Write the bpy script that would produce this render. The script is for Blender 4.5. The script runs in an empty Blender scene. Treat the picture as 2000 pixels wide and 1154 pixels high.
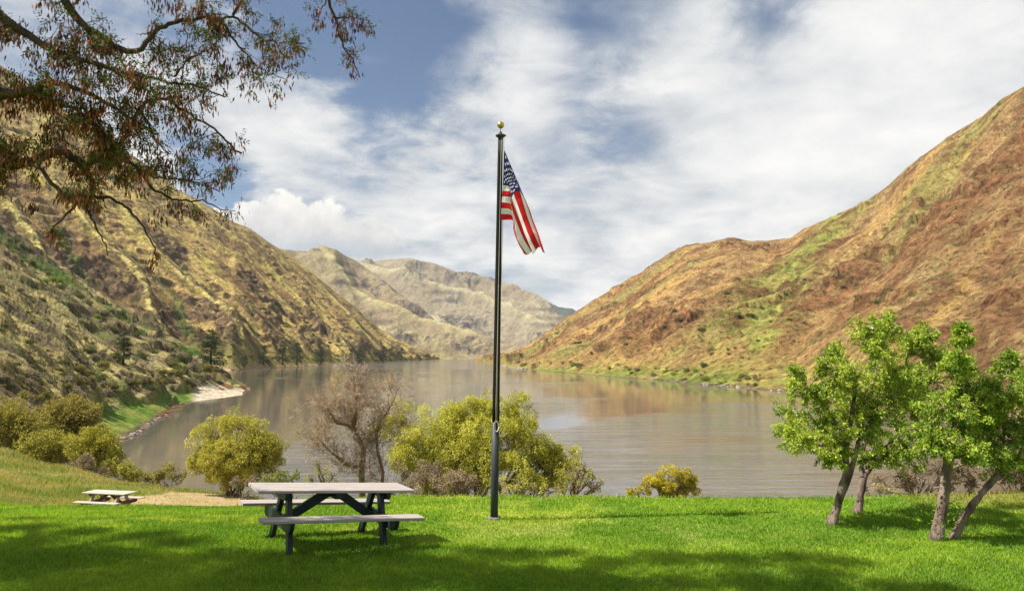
import bpy, math, random
import numpy as np
from mathutils import Vector, Matrix, Quaternion

# ---------------------------------------------------------------- camera, sky, sun
scene = bpy.context.scene
COL = scene.collection
CAMZ = 2.6
FPX = 1400.0                      # focal length in photo pixels (photo 2000 wide)
PITCH = math.atan(113/1400)
cam_d = bpy.data.cameras.new("camera")
cam_d.lens = 36*FPX/2000; cam_d.sensor_width = 36
cam_d.clip_start = 0.1; cam_d.clip_end = 40000
cam = bpy.data.objects.new("camera", cam_d); COL.objects.link(cam)
cam.location = (0, 0, CAMZ); cam.rotation_euler = (math.pi/2+PITCH, 0, 0)
scene.camera = cam
scene.view_settings.view_transform = 'Standard'
scene.view_settings.look = 'None'
scene.view_settings.exposure = 0.98
scene.view_settings.gamma = 1
scene.render.resolution_x = 1024; scene.render.resolution_y = 590

def ray(px, py):
    """photo pixel -> slopes X/Y and (Z-CAMZ)/Y"""
    xc = (np.asarray(px, float)-1000)/FPX; yc = (577-np.asarray(py, float))/FPX
    dY = math.cos(PITCH)-yc*math.sin(PITCH); dZ = math.sin(PITCH)+yc*math.cos(PITCH)
    return xc/dY, dZ/dY
def P(px, py, Y):
    a, b = ray(px, py); return Vector((float(a)*Y, Y, CAMZ+float(b)*Y))
def project(X, Y, Z):
    Z = Z-CAMZ
    yc = Y*math.cos(PITCH)+Z*math.sin(PITCH)
    return 1000+FPX*X/yc, 577-FPX*(Z*math.cos(PITCH)-Y*math.sin(PITCH))/yc

SUN_EL = math.radians(54); SUN_AZ = math.radians(-99)     # azimuth from +Y, clockwise: from the left, a little behind
S = Vector((math.sin(SUN_AZ)*math.cos(SUN_EL), math.cos(SUN_AZ)*math.cos(SUN_EL), math.sin(SUN_EL)))
sd = bpy.data.lights.new("sun", 'SUN'); sd.energy = 5.0; sd.angle = math.radians(0.55); sd.color = (1.0, 0.94, 0.84)
so = bpy.data.objects.new("sun", sd); COL.objects.link(so); so.rotation_euler = S.to_track_quat('Z', 'Y').to_euler()
so.location = (-20, -10, 40)

W = bpy.data.worlds.new("World"); scene.world = W; W.use_nodes = True
def world():
    nt = W.node_tree; N = nt.nodes; L = nt.links; N.clear()
    def mth(op, a, b=None, c=None, clamp=False):
        n = N.new('ShaderNodeMath'); n.operation = op; n.use_clamp = clamp
        for i, v in enumerate((a, b, c)):
            if v is None: continue
            if isinstance(v, (int, float)): n.inputs[i].default_value = v
            else: L.new(v, n.inputs[i])
        return n.outputs[0]
    def mr(v, a, b, c=0, d=1, t='SMOOTHSTEP'):
        n = N.new('ShaderNodeMapRange'); n.interpolation_type = t
        L.new(v, n.inputs[0]); n.inputs[1].default_value = a; n.inputs[2].default_value = b
        n.inputs[3].default_value = c; n.inputs[4].default_value = d
        return n.outputs[0]
    def noise(vec, scale, detail, rough=0.55, dist=0.0):
        n = N.new('ShaderNodeTexNoise'); L.new(vec, n.inputs['Vector'])
        n.inputs['Scale'].default_value = scale; n.inputs['Detail'].default_value = detail
        n.inputs['Roughness'].default_value = rough; n.inputs['Distortion'].default_value = dist
        return n.outputs[0]
    tc = N.new('ShaderNodeTexCoord'); d = tc.outputs['Generated']
    sky = N.new('ShaderNodeTexSky'); sky.sky_type = 'NISHITA'; sky.sun_disc = False
    sky.sun_elevation = SUN_EL; sky.sun_rotation = SUN_AZ; sky.altitude = 400; sky.air_density = 1.0; sky.dust_density = 0.6
    sky.ozone_density = 2.5
    sx = N.new('ShaderNodeSeparateXYZ'); L.new(d, sx.inputs[0])
    zz = mth('ADD', mth('MAXIMUM', sx.outputs[2], 0.0), 0.22)
    cx = N.new('ShaderNodeCombineXYZ')
    L.new(mth('DIVIDE', sx.outputs[0], zz), cx.inputs[0]); L.new(mth('DIVIDE', sx.outputs[1], zz), cx.inputs[1])
    pv = cx.outputs[0]
    n1 = noise(pv, 1.7, 9, 0.56, 0.5); n2 = noise(pv, 5.5, 8, 0.62, 0.3)
    nd = noise(d, 3.0, 3, 0.5)
    base = mth('ADD', mth('MULTIPLY', mth('SUBTRACT', n1, 0.5), 1.5), mth('MULTIPLY', mth('SUBTRACT', n2, 0.5), 0.95))
    acc = mth('ADD', base, 0.56)
    # wide openings and thick banks of the cloud deck, as directions
    blobs = [(740, 40, 190, -.75), (1500, 40, 85, -.75), (420, 375, 75, -.95), (520, 20, 150, -.40), (1260, 225, 110, -.38),
             (760, 210, 80, -.3), (930, 260, 80, -.2), (360, 90, 180, -.15), (1080, 290, 140, -.12), (1180, 20, 160, -.3), (660, 350, 90, -.15), (480, 230, 70, .35),
             (1000, 140, 110, .35), (1350, 110, 150, .45), (1650, 220, 280, .55), (560, 240, 110, .35), (900, 400, 200, .25),
             (1400, 380, 260, .35), (1900, 60, 200, .3), (1230, 520, 160, .2)]
    for px, py, r, amp in blobs:
        a, b = ray(px, py); v = Vector((float(a), 1, float(b))).normalized()
        dt = N.new('ShaderNodeVectorMath'); dt.operation = 'DISTANCE'; L.new(d, dt.inputs[0]); dt.inputs[1].default_value = v
        rr = r/FPX
        g = mr(mth('ADD', dt.outputs['Value'], mth('MULTIPLY', mth('SUBTRACT', n2, .5), .12)), 0, rr*1.5, 1, 0)
        acc = mth('MULTIPLY_ADD', g, amp, acc)
    cover = mr(acc, 0.02, 0.75)
    # brightness of the cloud: thin veils greyer, thick banks whiter, greyer again low on the right
    shade = mth('ADD', mth('MULTIPLY', n2, 0.28), mth('MULTIPLY', n1, 0.46))
    br = mth('ADD', mth('ADD', mth('MULTIPLY_ADD', mr(acc, .2, 1.25), 0.20, 0.15), shade), mr(sx.outputs[2], .04, .22, .10, 0))
    ccol = N.new('ShaderNodeMix'); ccol.data_type = 'RGBA'
    L.new(mr(br, .38, .82, 0, 1, 'LINEAR'), ccol.inputs[0])
    ccol.inputs[6].default_value = (0.235, 0.29, 0.36, 1); ccol.inputs[7].default_value = (0.76, 0.75, 0.73, 1)
    # cumulus bank low over the left hills
    cm = None
    for px, py, r in [(560, 450, 78), (505, 455, 70), (610, 480, 95), (700, 500, 90), (440, 470, 60), (545, 415, 38), (640, 440, 45), (490, 425, 36)]:
        a, b = ray(px, py); v = Vector((float(a), 1, float(b))).normalized()
        dt = N.new('ShaderNodeVectorMath'); dt.operation = 'DISTANCE'; L.new(d, dt.inputs[0]); dt.inputs[1].default_value = v
        g = mth('SUBTRACT', 1.0, mth('DIVIDE', dt.outputs['Value'], r/FPX))
        cm = g if cm is None else mth('SMOOTH_MAX', cm, g, 0.12)
    cn = noise(d, 26, 8, 0.6); cn2 = noise(d, 60, 6, .6)
    cm2 = mth('ADD', cm, mth('MULTIPLY', mth('SUBTRACT', cn, .5), 1.5))
    cmask = mr(cm2, 0.02, 0.22)
    ce = sx.outputs[2]
    cbr = mth('ADD', mr(ce, 0.13, 0.225, 0, .45), mth('ADD', mth('MULTIPLY', cn, .8), mth('MULTIPLY', cn2, .3)))
    ccc = N.new('ShaderNodeMix'); ccc.data_type = 'RGBA'; L.new(mr(cbr, .35, 1.05, 0, 1, 'LINEAR'), ccc.inputs[0])
    ccc.inputs[6].default_value = (0.36, 0.38, 0.41, 1); ccc.inputs[7].default_value = (0.80, 0.77, 0.72, 1)
    mixc = N.new('ShaderNodeMix'); mixc.data_type = 'RGBA'
    cm_soft = mth('MULTIPLY', cmask, mr(ce, 0.085, 0.165))
    L.new(cm_soft, mixc.inputs[0]); L.new(ccol.outputs[2], mixc.inputs[6]); L.new(ccc.outputs[2], mixc.inputs[7])
    cov2 = mth('MAXIMUM', cover, cm_soft)
    # paler, even veil right above the hills
    cov3 = mth('MAXIMUM', cov2, mr(ce, 0.03, 0.17, .95, 0))
    b1 = N.new('ShaderNodeBackground'); L.new(sky.outputs[0], b1.inputs[0]); b1.inputs[1].default_value = 0.05
    b2 = N.new('ShaderNodeBackground'); L.new(mixc.outputs[2], b2.inputs[0]); b2.inputs[1].default_value = 0.67
    mx = N.new('ShaderNodeMixShader'); L.new(cov3, mx.inputs[0]); L.new(b1.outputs[0], mx.inputs[1]); L.new(b2.outputs[0], mx.inputs[2])
    out = N.new('ShaderNodeOutputWorld'); L.new(mx.outputs[0], out.inputs[0])
world()
W.cycles.sampling_method = 'MANUAL'; W.cycles.sample_map_resolution = 512

# ---------------------------------------------------------------- helpers
random.seed(7)
rng = np.random.default_rng(11)
def tag(o, label=None, cat=None, group=None, kind=None):
    if label: o['label'] = label
    if cat: o['category'] = cat
    if group: o['group'] = group
    if kind: o['kind'] = kind
    return o
def empty(name, loc=(0, 0, 0), rz=0):
    o = bpy.data.objects.new(name, None); COL.objects.link(o); o.location = loc; o.rotation_euler = (0, 0, rz)
    o.empty_display_size = 0.2
    return o

def _h(ix, iy, seed):
    h = (ix.astype(np.int64)*374761393+iy.astype(np.int64)*668265263+seed*1442695041) & 0xffffffff
    h = ((h ^ (h >> 13))*1274126177) & 0xffffffff
    h = ((h ^ (h >> 16))*2246822519) & 0xffffffff
    return ((h ^ (h >> 15)) & 0xffff)/32767.5-1
def vnoise(x, y, seed=0):
    x = np.asarray(x, float); y = np.asarray(y, float)
    ix = np.floor(x); iy = np.floor(y); fx = x-ix; fy = y-iy
    ux = fx*fx*fx*(fx*(fx*6-15)+10); uy = fy*fy*fy*(fy*(fy*6-15)+10)
    a = _h(ix, iy, seed); b = _h(ix+1, iy, seed); c = _h(ix, iy+1, seed); d = _h(ix+1, iy+1, seed)
    return (a+(b-a)*ux)*(1-uy)+(c+(d-c)*ux)*uy
def fbm(x, y, o=5, seed=0, g=0.5):
    s = 0; a = 1; t = 0
    for i in range(o):
        s = s+a*vnoise(x, y, seed+i*17); t += a; a *= g
        x, y = 1.97*x*.8+1.97*y*.6+13.7, -1.97*x*.6+1.97*y*.8+5.1
    return s/t
def ridged(x, y, o=4, seed=0):
    s = 0; a = 1; t = 0
    for i in range(o):
        s = s+a*(1-np.abs(vnoise(x, y, seed+i*17))*2); t += a; a *= .5
        x, y = 2*x*.8+2*y*.6+3.7, -2*x*.6+2*y*.8+5.1
    return s/t
def sst(a, b, x):
    t = np.clip((x-a)/(b-a), 0, 1); return t*t*(3-2*t)
def mix(a, b, t):
    return a+(b-a)*t
def srgb(r, g, b, k=1.0):
    f = lambda c: ((c/255+.055)/1.055)**2.4 if c > 10 else c/255/12.92
    return np.array([f(r)*k, f(g)*k, f(b)*k])

def mesh_np(name, V, F, mat=None, parent=None, cols=None, smooth=False, attrs=None):
    V = np.asarray(V, np.float32); F = np.asarray(F, np.int32)
    me = bpy.data.meshes.new(name); n = F.shape[1]
    me.vertices.add(len(V)); me.vertices.foreach_set('co', V.ravel())
    me.loops.add(F.size); me.loops.foreach_set('vertex_index', F.ravel())
    me.polygons.add(len(F)); me.polygons.foreach_set('loop_start', np.arange(0, F.size, n, dtype=np.int32))
    me.polygons.foreach_set('loop_total', np.full(len(F), n, np.int32))
    if smooth: me.polygons.foreach_set('use_smooth', np.ones(len(F), bool))
    if cols is not None:
        c = np.ones((len(V), 4), np.float32); c[:, :3] = np.clip(cols, 0, 1)
        at = me.color_attributes.new('Col', 'FLOAT_COLOR', 'POINT'); at.data.foreach_set('color', c.ravel())
    me.update(calc_edges=True)
    if mat: me.materials.append(mat)
    o = bpy.data.objects.new(name, me); COL.objects.link(o)
    if parent: o.parent = parent
    return o
def grid_faces(nr, nc):
    i = np.arange(nr-1)[:, None]*nc+np.arange(nc-1)[None, :]
    i = i.ravel(); return np.stack([i, i+1, i+nc+1, i+nc], 1)

class MB:
    """collects shapes, links them as one mesh"""
    def __init__(s): s.v = []; s.f = []; s.n = 0; s.smooth = []
    def add(s, vs, fs, smooth=False):
        s.v.append(np.asarray(vs, np.float32)); s.f += [tuple(i+s.n for i in f) for f in fs]; s.smooth += [smooth]*len(fs); s.n += len(vs)
    def tube(s, pts, rad, n=6, caps=True, smooth=True):
        P_ = np.asarray(pts, float); m = len(P_); rad = np.broadcast_to(np.asarray(rad, float), (m,))
        T = np.gradient(P_, axis=0); T /= np.linalg.norm(T, axis=1)[:, None]+1e-9
        ref = np.array([0, 0, 1.]) if abs(T[0][2]) < .9 else np.array([1., 0, 0])
        vs = []; a = np.arange(n)*2*math.pi/n; u = None
        for i in range(m):
            if u is None: u = np.cross(T[i], ref)
            else: u = u-T[i]*np.dot(u, T[i])
            u /= np.linalg.norm(u)+1e-9; w = np.cross(T[i], u)
            vs.append(P_[i]+rad[i]*(np.cos(a)[:, None]*u+np.sin(a)[:, None]*w))
        fs = [(i*n+k, i*n+(k+1) % n, (i+1)*n+(k+1) % n, (i+1)*n+k) for i in range(m-1) for k in range(n)]
        if caps: fs += [tuple(range(n))[::-1], tuple((m-1)*n+k for k in range(n))]
        s.add(np.concatenate(vs), fs, smooth)
    def lathe(s, prof, n=20, centre=(0, 0, 0)):
        a = np.arange(n)*2*math.pi/n; vs = []
        for r, z in prof: vs.append(np.stack([centre[0]+r*np.cos(a), centre[1]+r*np.sin(a), np.full(n, centre[2]+z)], 1))
        m = len(prof)
        fs = [(i*n+k, i*n+(k+1) % n, (i+1)*n+(k+1) % n, (i+1)*n+k) for i in range(m-1) for k in range(n)]
        fs += [tuple(range(n))[::-1], tuple((m-1)*n+k for k in range(n))]
        s.add(np.concatenate(vs), fs, True)
    def beam(s, p0, p1, w, h, up=(0, 0, 1), ch=0.006):
        p0 = Vector(p0); p1 = Vector(p1); d = (p1-p0).normalized(); u = Vector(up); sd_ = d.cross(u).normalized(); u = sd_.cross(d)
        W_, H_ = w/2, h/2; c = ch
        pr = [(-W_+c, -H_), (W_-c, -H_), (W_, -H_+c), (W_, H_-c), (W_-c, H_), (-W_+c, H_), (-W_, H_-c), (-W_, -H_+c)]
        vs = [p+sd_*a+u*b for p in (p0, p1) for a, b in pr]
        fs = [(k, (k+1) % 8, 8+(k+1) % 8, 8+k) for k in range(8)]+[tuple(range(8))[::-1], tuple(range(8, 16))]
        s.add(vs, fs)
    def prism_x(s, poly, x0, x1):
        n = len(poly); vs = [(x0, y, z) for y, z in poly]+[(x1, y, z) for y, z in poly]
        fs = [(k, (k+1) % n, n+(k+1) % n, n+k) for k in range(n)]+[tuple(range(n))[::-1], tuple(range(n, 2*n))]
        s.add(vs, fs)
    def build(s, name, mat, parent=None):
        me = bpy.data.meshes.new(name); me.from_pydata(np.concatenate(s.v).tolist(), [], s.f); me.polygons.foreach_set('use_smooth', s.smooth)
        me.update(); me.materials.append(mat)
        o = bpy.data.objects.new(name, me); COL.objects.link(o)
        if parent: o.parent = parent
        return o

# ---- materials
def newmat(name):
    m = bpy.data.materials.new(name); m.use_nodes = True; nt = m.node_tree
    return m, nt, nt.nodes['Principled BSDF'], nt.nodes['Material Output']
def mat_col(name, c1, c2=None, scale=8, rough=.7, bump=0.0, bscale=None, stretch=(1, 1, 1), metallic=0, spec=.3, detail=6, bdist=.02):
    m, nt, b, out = newmat(name); N = nt.nodes; L = nt.links
    b.inputs['Roughness'].default_value = rough; b.inputs['Metallic'].default_value = metallic; b.inputs['Specular IOR Level'].default_value = spec
    c2 = c1 if c2 is None else c2
    tc = N.new('ShaderNodeTexCoord'); mp = N.new('ShaderNodeMapping'); mp.inputs['Scale'].default_value = stretch; L.new(tc.outputs['Object'], mp.inputs[0])
    nz = N.new('ShaderNodeTexNoise'); nz.inputs['Scale'].default_value = scale; nz.inputs['Detail'].default_value = detail; L.new(mp.outputs[0], nz.inputs['Vector'])
    r = N.new('ShaderNodeValToRGB'); r.color_ramp.elements[0].position = .35; r.color_ramp.elements[1].position = .65
    r.color_ramp.elements[0].color = (*c1, 1); r.color_ramp.elements[1].color = (*c2, 1)
    L.new(nz.outputs[0], r.inputs[0]); L.new(r.outputs[0], b.inputs['Base Color'])
    if bump:
        n2 = N.new('ShaderNodeTexNoise'); n2.inputs['Scale'].default_value = bscale or scale*3; n2.inputs['Detail'].default_value = 6; L.new(mp.outputs[0], n2.inputs['Vector'])
        bp = N.new('ShaderNodeBump'); bp.inputs['Strength'].default_value = bump; bp.inputs['Distance'].default_value = bdist
        L.new(n2.outputs[0], bp.inputs['Height']); L.new(bp.outputs[0], b.inputs['Normal'])
    return m
def mat_leaf(name, rough=.55, trans=.35, tcol=(1.1, 1.15, .5)):
    """leaf material: own colour from the mesh, part of the light passes through"""
    m, nt, b, out = newmat(name); N = nt.nodes; L = nt.links
    a = N.new('ShaderNodeAttribute'); a.attribute_name = 'Col'; L.new(a.outputs[0], b.inputs['Base Color'])
    b.inputs['Roughness'].default_value = rough; b.inputs['Specular IOR Level'].default_value = .25
    mm = N.new('ShaderNodeMix'); mm.data_type = 'RGBA'; mm.blend_type = 'MULTIPLY'; mm.inputs[0].default_value = 1
    L.new(a.outputs[0], mm.inputs[6]); mm.inputs[7].default_value = (*tcol, 1)
    t = N.new('ShaderNodeBsdfTranslucent'); L.new(mm.outputs[2], t.inputs[0])
    ms = N.new('ShaderNodeMixShader'); ms.inputs[0].default_value = trans
    L.new(b.outputs[0], ms.inputs[1]); L.new(t.outputs[0], ms.inputs[2]); L.new(ms.outputs[0], out.inputs[0])
    return m
def mat_terrain(name, scale, bstr, bdist, var=.25, scale2=None, speck=.38):
    m, nt, b, out = newmat(name); N = nt.nodes; L = nt.links
    a = N.new('ShaderNodeAttribute'); a.attribute_name = 'Col'
    tc = N.new('ShaderNodeTexCoord')
    nz = N.new('ShaderNodeTexNoise'); nz.inputs['Scale'].default_value = scale; nz.inputs['Detail'].default_value = 8; nz.inputs['Roughness'].default_value = .65
    L.new(tc.outputs['Object'], nz.inputs['Vector'])
    mr = N.new('ShaderNodeMapRange'); mr.inputs[1].default_value = .3; mr.inputs[2].default_value = .7; mr.inputs[3].default_value = 1-var; mr.inputs[4].default_value = 1+var
    L.new(nz.outputs[0], mr.inputs[0])
    mm = N.new('ShaderNodeVectorMath'); mm.operation = 'SCALE'; L.new(a.outputs[0], mm.inputs[0]); L.new(mr.outputs[0], mm.inputs['Scale'])
    n3 = N.new('ShaderNodeTexNoise'); n3.inputs['Scale'].default_value = scale*1.5; n3.inputs['Detail'].default_value = 7; n3.inputs['Roughness'].default_value = .7
    L.new(tc.outputs['Object'], n3.inputs['Vector'])
    m3 = N.new('ShaderNodeMapRange'); m3.interpolation_type = 'SMOOTHSTEP'; m3.inputs[1].default_value = .535; m3.inputs[2].default_value = .585; m3.inputs[3].default_value = 1.08; m3.inputs[4].default_value = 1-speck
    L.new(n3.outputs[0], m3.inputs[0])
    m4 = N.new('ShaderNodeVectorMath'); m4.operation = 'SCALE'; L.new(mm.outputs[0], m4.inputs[0]); L.new(m3.outputs[0], m4.inputs['Scale']); mm = m4
    L.new(mm.outputs[0], b.inputs['Base Color']); b.inputs['Roughness'].default_value = .95; b.inputs['Specular IOR Level'].default_value = .05
    n2 = N.new('ShaderNodeTexNoise'); n2.inputs['Scale'].default_value = scale2 or scale; n2.inputs['Detail'].default_value = 8; n2.inputs['Roughness'].default_value = .7
    L.new(tc.outputs['Object'], n2.inputs['Vector'])
    bp = N.new('ShaderNodeBump'); bp.inputs['Strength'].default_value = bstr; bp.inputs['Distance'].default_value = bdist
    L.new(n2.outputs[0], bp.inputs['Height']); L.new(bp.outputs[0], b.inputs['Normal'])
    return m

# ---------------------------------------------------------------- near ground
YK = np.array([-30, 2, 8, 10, 12, 14, 15.5, 17, 20, 26, 32, 36, 40, 46, 60, 80, 110, 150.])
GP = {  # photo column -> heights at the distances YK
 -400: [1.2, .9, .12, 0, -.2, -.45, -.65, -.8, -1.2, -1.7, -1.6, -1.3, -1.1, -2.2, -4.5, -6, -8, -9],
 0:    [1.2, .9, .12, 0, -.22, -.5, -.75, -1.0, -1.6, -2.5, -2.6, -2.6, -2.5, -3.7, -7, -9, -10, -11],
 130:  [1.2, .9, .12, 0, -.2, -.45, -.68, -.93, -1.60, -2.95, -3.15, -3.1, -3.5, -5.2, -9, -11, -12.2, -13],
 280:  [1.2, .9, .12, 0, -.2, -.45, -.68, -.93, -1.62, -3.0, -3.25, -3.9, -5, -7.5, -11.3, -13.5, -15, -16],
 480:  [1.2, .9, .10, 0, -.2, -.45, -.70, -.97, -1.66, -2.95, -3.55, -5.0, -6.6, -9, -12.8, -15, -17, -18],
 640:  [1.2, .9, .08, 0, -.12, -.28, -.47, -.75, -1.5, -3.4, -5.4, -7, -8.6, -10.5, -13.5, -15, -17, -18],
 800:  [1.2, .9, .06, 0, -.1, -.22, -.40, -.85, -2.1, -4.5, -6.8, -8.4, -9.8, -11.5, -14, -15, -17, -18],
 1000: [1.2, .9, .05, 0, -.1, -.22, -.40, -.95, -2.4, -5, -7.5, -9, -10.5, -12, -14, -15, -17, -18],
 1500: [1.2, .9, .05, 0, -.1, -.24, -.44, -1.0, -2.4, -5, -7.5, -9, -10.5, -12, -14, -15, -17, -18],
 1800: [1.2, .9, .05, 0, -.1, -.26, -.40, -.72, -1.5, -3.4, -5.8, -7.6, -9, -11, -14, -15, -17, -18],
 2000: [1.2, .9, .05, 0, -.1, -.24, -.38, -.62, -1.2, -2.8, -5, -6.6, -8, -10.5, -14, -15, -17, -18],
 2400: [1.2, .9, .05, 0, -.1, -.24, -.38, -.62, -1.2, -2.8, -5, -6.6, -8, -10.5, -14, -15, -17, -18]}
GX = np.array(sorted(GP)); GZ = np.array([GP[k] for k in GX], float); GT = (GX-1000)/FPX
_yd = np.linspace(-30, 150, 1441)
_tab = np.array([np.interp(_yd, YK, r) for r in GZ])
_k = np.exp(-np.linspace(-2, 2, 17)**2); _k /= _k.sum()
_tab = np.array([np.convolve(np.pad(r, 8, 'edge'), _k, 'valid') for r in _tab])
def gz(X, Y):
    X = np.asarray(X, float); Y = np.asarray(Y, float)
    a = X/np.maximum(Y, 13.0)
    yi = np.clip((Y+30)/180*1440, 0, 1439.999); i0 = yi.astype(int); fy = yi-i0
    a_ = np.clip(a, GT[0], GT[-1]-1e-6); j = np.clip(np.searchsorted(GT, a_, 'right')-1, 0, len(GT)-2)
    fx = (a_-GT[j])/(GT[j+1]-GT[j]); fx = fx*fx*(3-2*fx)
    z = (_tab[j, i0]*(1-fy)+_tab[j, i0+1]*fy)*(1-fx)+(_tab[j+1, i0]*(1-fy)+_tab[j+1, i0+1]*fy)*fx
    cross = -.05*(3.2*np.tanh((X+2.4)/3.2))*(1-sst(10.5, 15, Y))
    rough = .02*fbm(X*.9, Y*.9, 3, 5)+.10*fbm(X*.16, Y*.16, 2, 8)*sst(14, 24, Y)
    return z+cross+rough
def hit(px, py, y0=5, y1=60):
    """point of the near ground seen in that direction"""
    a, b = ray(px, py); Y = np.linspace(y0, y1, 2500); d = CAMZ+b*Y-gz(a*Y, Y)
    i = int(np.argmax(d < 0)); Yv = Y[i]
    return Vector((float(a)*Yv, float(Yv), float(gz(a*Yv, Yv))))
def G(X, Y): return Vector((X, Y, float(gz(X, Y))))

dry_c = hit(400, 966)
def lawn_cols(X, Y):
    """own colour of turf / rough grass / bare patch"""
    n = fbm(X*.5, Y*.5, 4, 21); n2 = fbm(X*2.2, Y*2.2, 3, 31); n3 = fbm(X*.18, Y*.25, 3, 77)
    g1 = np.array([.26, .39, .030]); g2 = np.array([.42, .48, .07]); g3 = np.array([.15, .28, .022])
    t = sst(-.5, .5, n+.4*n2)[..., None]
    c = mix(g3, g1, t); c = mix(c, g2, sst(.05, .5, n3+.35*n2)[..., None]*.8)
    # straw coloured band ahead of the pole
    s = np.exp(-(((X-1.2)/2.4)**2+((Y-11.4)/.7)**2))*sst(-.3, .4, n2+n*.5)
    c = mix(c, np.array([.36, .42, .12]), (s*.75)[..., None])
    # rough, half dry grass beyond the mown lawn on the left
    a = X/np.maximum(Y, 12)
    lw = sst(-.30, -.40, a)*sst(19, 29, Y+3*n) + sst(-.10, -.22, a)*sst(23, 27, Y)
    lw = np.clip(lw, 0, 1)
    dry = mix(np.array([.16, .22, .03]), np.array([.36, .31, .11]), sst(-.35, .35, fbm(X*.35, Y*.8, 4, 55))[..., None])
    c = mix(c, dry, lw[..., None])
    # trodden straw patch between the two tables
    e = ((X+11.6)/3.9)**2+((Y-28.3)/3.6)**2
    pm = sst(1.15, .8, e+.25*n2)
    pc = mix(np.array([.42, .32, .15]), np.array([.50, .38, .20]), sst(-.3, .3, fbm(X*1.5, Y*1.5, 3, 3))[..., None])
    c = mix(c, pc, pm[..., None])
    # unmown edge and bank below it
    bank = sst(14.8, 18, Y)*sst(-.22, -.12, a)
    c = mix(c, np.array([.22, .20, .07]), bank[..., None])
    far = sst(33, 46, Y)
    c = mix(c, np.array([.22, .19, .08]), far[..., None])
    rt = sst(.5, .62, a)*sst(13.4, 14.6, Y)
    c = mix(c, np.array([.28, .24, .07]), (rt*.7)[..., None])
    return c, pm, lw
def near_ground():
    xs = np.concatenate([np.linspace(-110, -16, 110, endpoint=False), np.linspace(-16, 16, 220, endpoint=False), np.linspace(16, 110, 110)])
    ys = np.concatenate([np.linspace(-30, 6, 40, endpoint=False), np.linspace(6, 20, 160, endpoint=False), np.linspace(20, 50, 150, endpoint=False), np.linspace(50, 150, 80)])
    X, Y = np.meshgrid(xs, ys); Z = gz(X, Y)
    c, pm, lw = lawn_cols(X, Y)
    o = mesh_np('lawn', np.stack([X, Y, Z], -1).reshape(-1, 3), grid_faces(len(ys), len(xs)), mat_terrain('lawn_soil', 9, .6, .03, .35, 30), cols=(c*.62).reshape(-1, 3), smooth=True)
    tag(o, kind='structure')
near_ground()
# ---------------------------------------------------------------- hills
LAYERS = {}
def smooth1(a, k):
    if k < 1: return a
    w = np.exp(-np.linspace(-2, 2, 2*k+1)**2); w /= w.sum()
    return np.convolve(np.pad(a, k, 'edge'), w, 'valid')
class Layer:
    def __init__(s, ridge, shore, prof=1.0, fn=None, seed=0, sm=4, prof_list=None):
        r = np.array(ridge, float); a, b = ray(r[:, 0], r[:, 1]); s.rt = a
        s.rz = CAMZ+b*r[:, 2]; s.rY = r[:, 2]
        sh = []
        for q in shore:
            if len(q) == 2:
                a2, b2 = ray(q[0], q[1]); sh.append((float(a2), (CAMZ+12)/-float(b2), -12))
            else: sh.append(((q[0]-1000)/FPX, q[1], q[2]))
        sh = np.array(sh); s.st = sh[:, 0]; s.sY = sh[:, 1]; s.sz = sh[:, 2]
        s.prof = prof; s.fn = fn; s.seed = seed
        s.T = np.linspace(min(s.rt[0], s.st[0]), max(s.rt[-1], s.st[-1]), 1500)
        s.cY = smooth1(np.interp(s.T, s.rt, s.rY), 14); s.cs = smooth1(np.interp(s.T, s.rt, (s.rz-CAMZ)/s.rY), sm)
        s.dY = smooth1(np.interp(s.T, s.st, s.sY), 10); s.dz = smooth1(np.interp(s.T, s.st, s.sz), 10)
    def pos(s, t, v):
        """t = X/Y column, v = 0 at the shore .. 1 at the ridge (even in the view) .. 2 behind"""
        Y1 = np.interp(t, s.T, s.cY); z1 = CAMZ+np.interp(t, s.T, s.cs)*Y1
        Y0 = np.minimum(np.interp(t, s.T, s.dY), Y1-8); z0 = np.interp(t, s.T, s.dz)
        vf = np.clip(v, 0, 1); vb = np.clip(v-1, 0, 1)
        Y = 1/mix(1/Y0, 1/Y1, vf); q = (Y-Y0)/(Y1-Y0)
        Z = z0+(z1-z0)*q**s.prof
        Y = Y+vb*(Y1*.45); Z = Z-(z1+14)*vb**1.6
        return t*Y, Y, Z, q, vb
    def full(s, t, v):
        X, Y, Z, q, vb = s.pos(t, v)
        dz, col = s.fn(X, Y, Z, q, vb, s)
        return X, Y, Z+dz, col
    def build(s, name, t0, t1, nc, nr, mat):
        t = np.linspace(t0, t1, nc); v = np.concatenate([np.linspace(0, 1, nr), np.linspace(1.02, 2, 16)])
        T, V = np.meshgrid(t, v); X, Y, Z, c = s.full(T, V)
        Z = np.where(V == 0, Z-1.5, Z)
        o = mesh_np(name, np.stack([X, Y, Z], -1).reshape(-1, 3), grid_faces(len(v), nc), mat, cols=c.reshape(-1, 3), smooth=True)
        return tag(o, kind='structure')
    def at(s, px, py):
        """point on this hill seen at a photo pixel"""
        t = float(ray(px, py)[0]); v = np.linspace(0, 1, 400); X, Y, Z, c = s.full(np.full(400, t), v)
        p = project(X, Y, Z)[1]; i = int(np.argmin(np.abs(p-py)))
        return Vector((float(X[i]), float(Y[i]), float(Z[i])))

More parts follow.
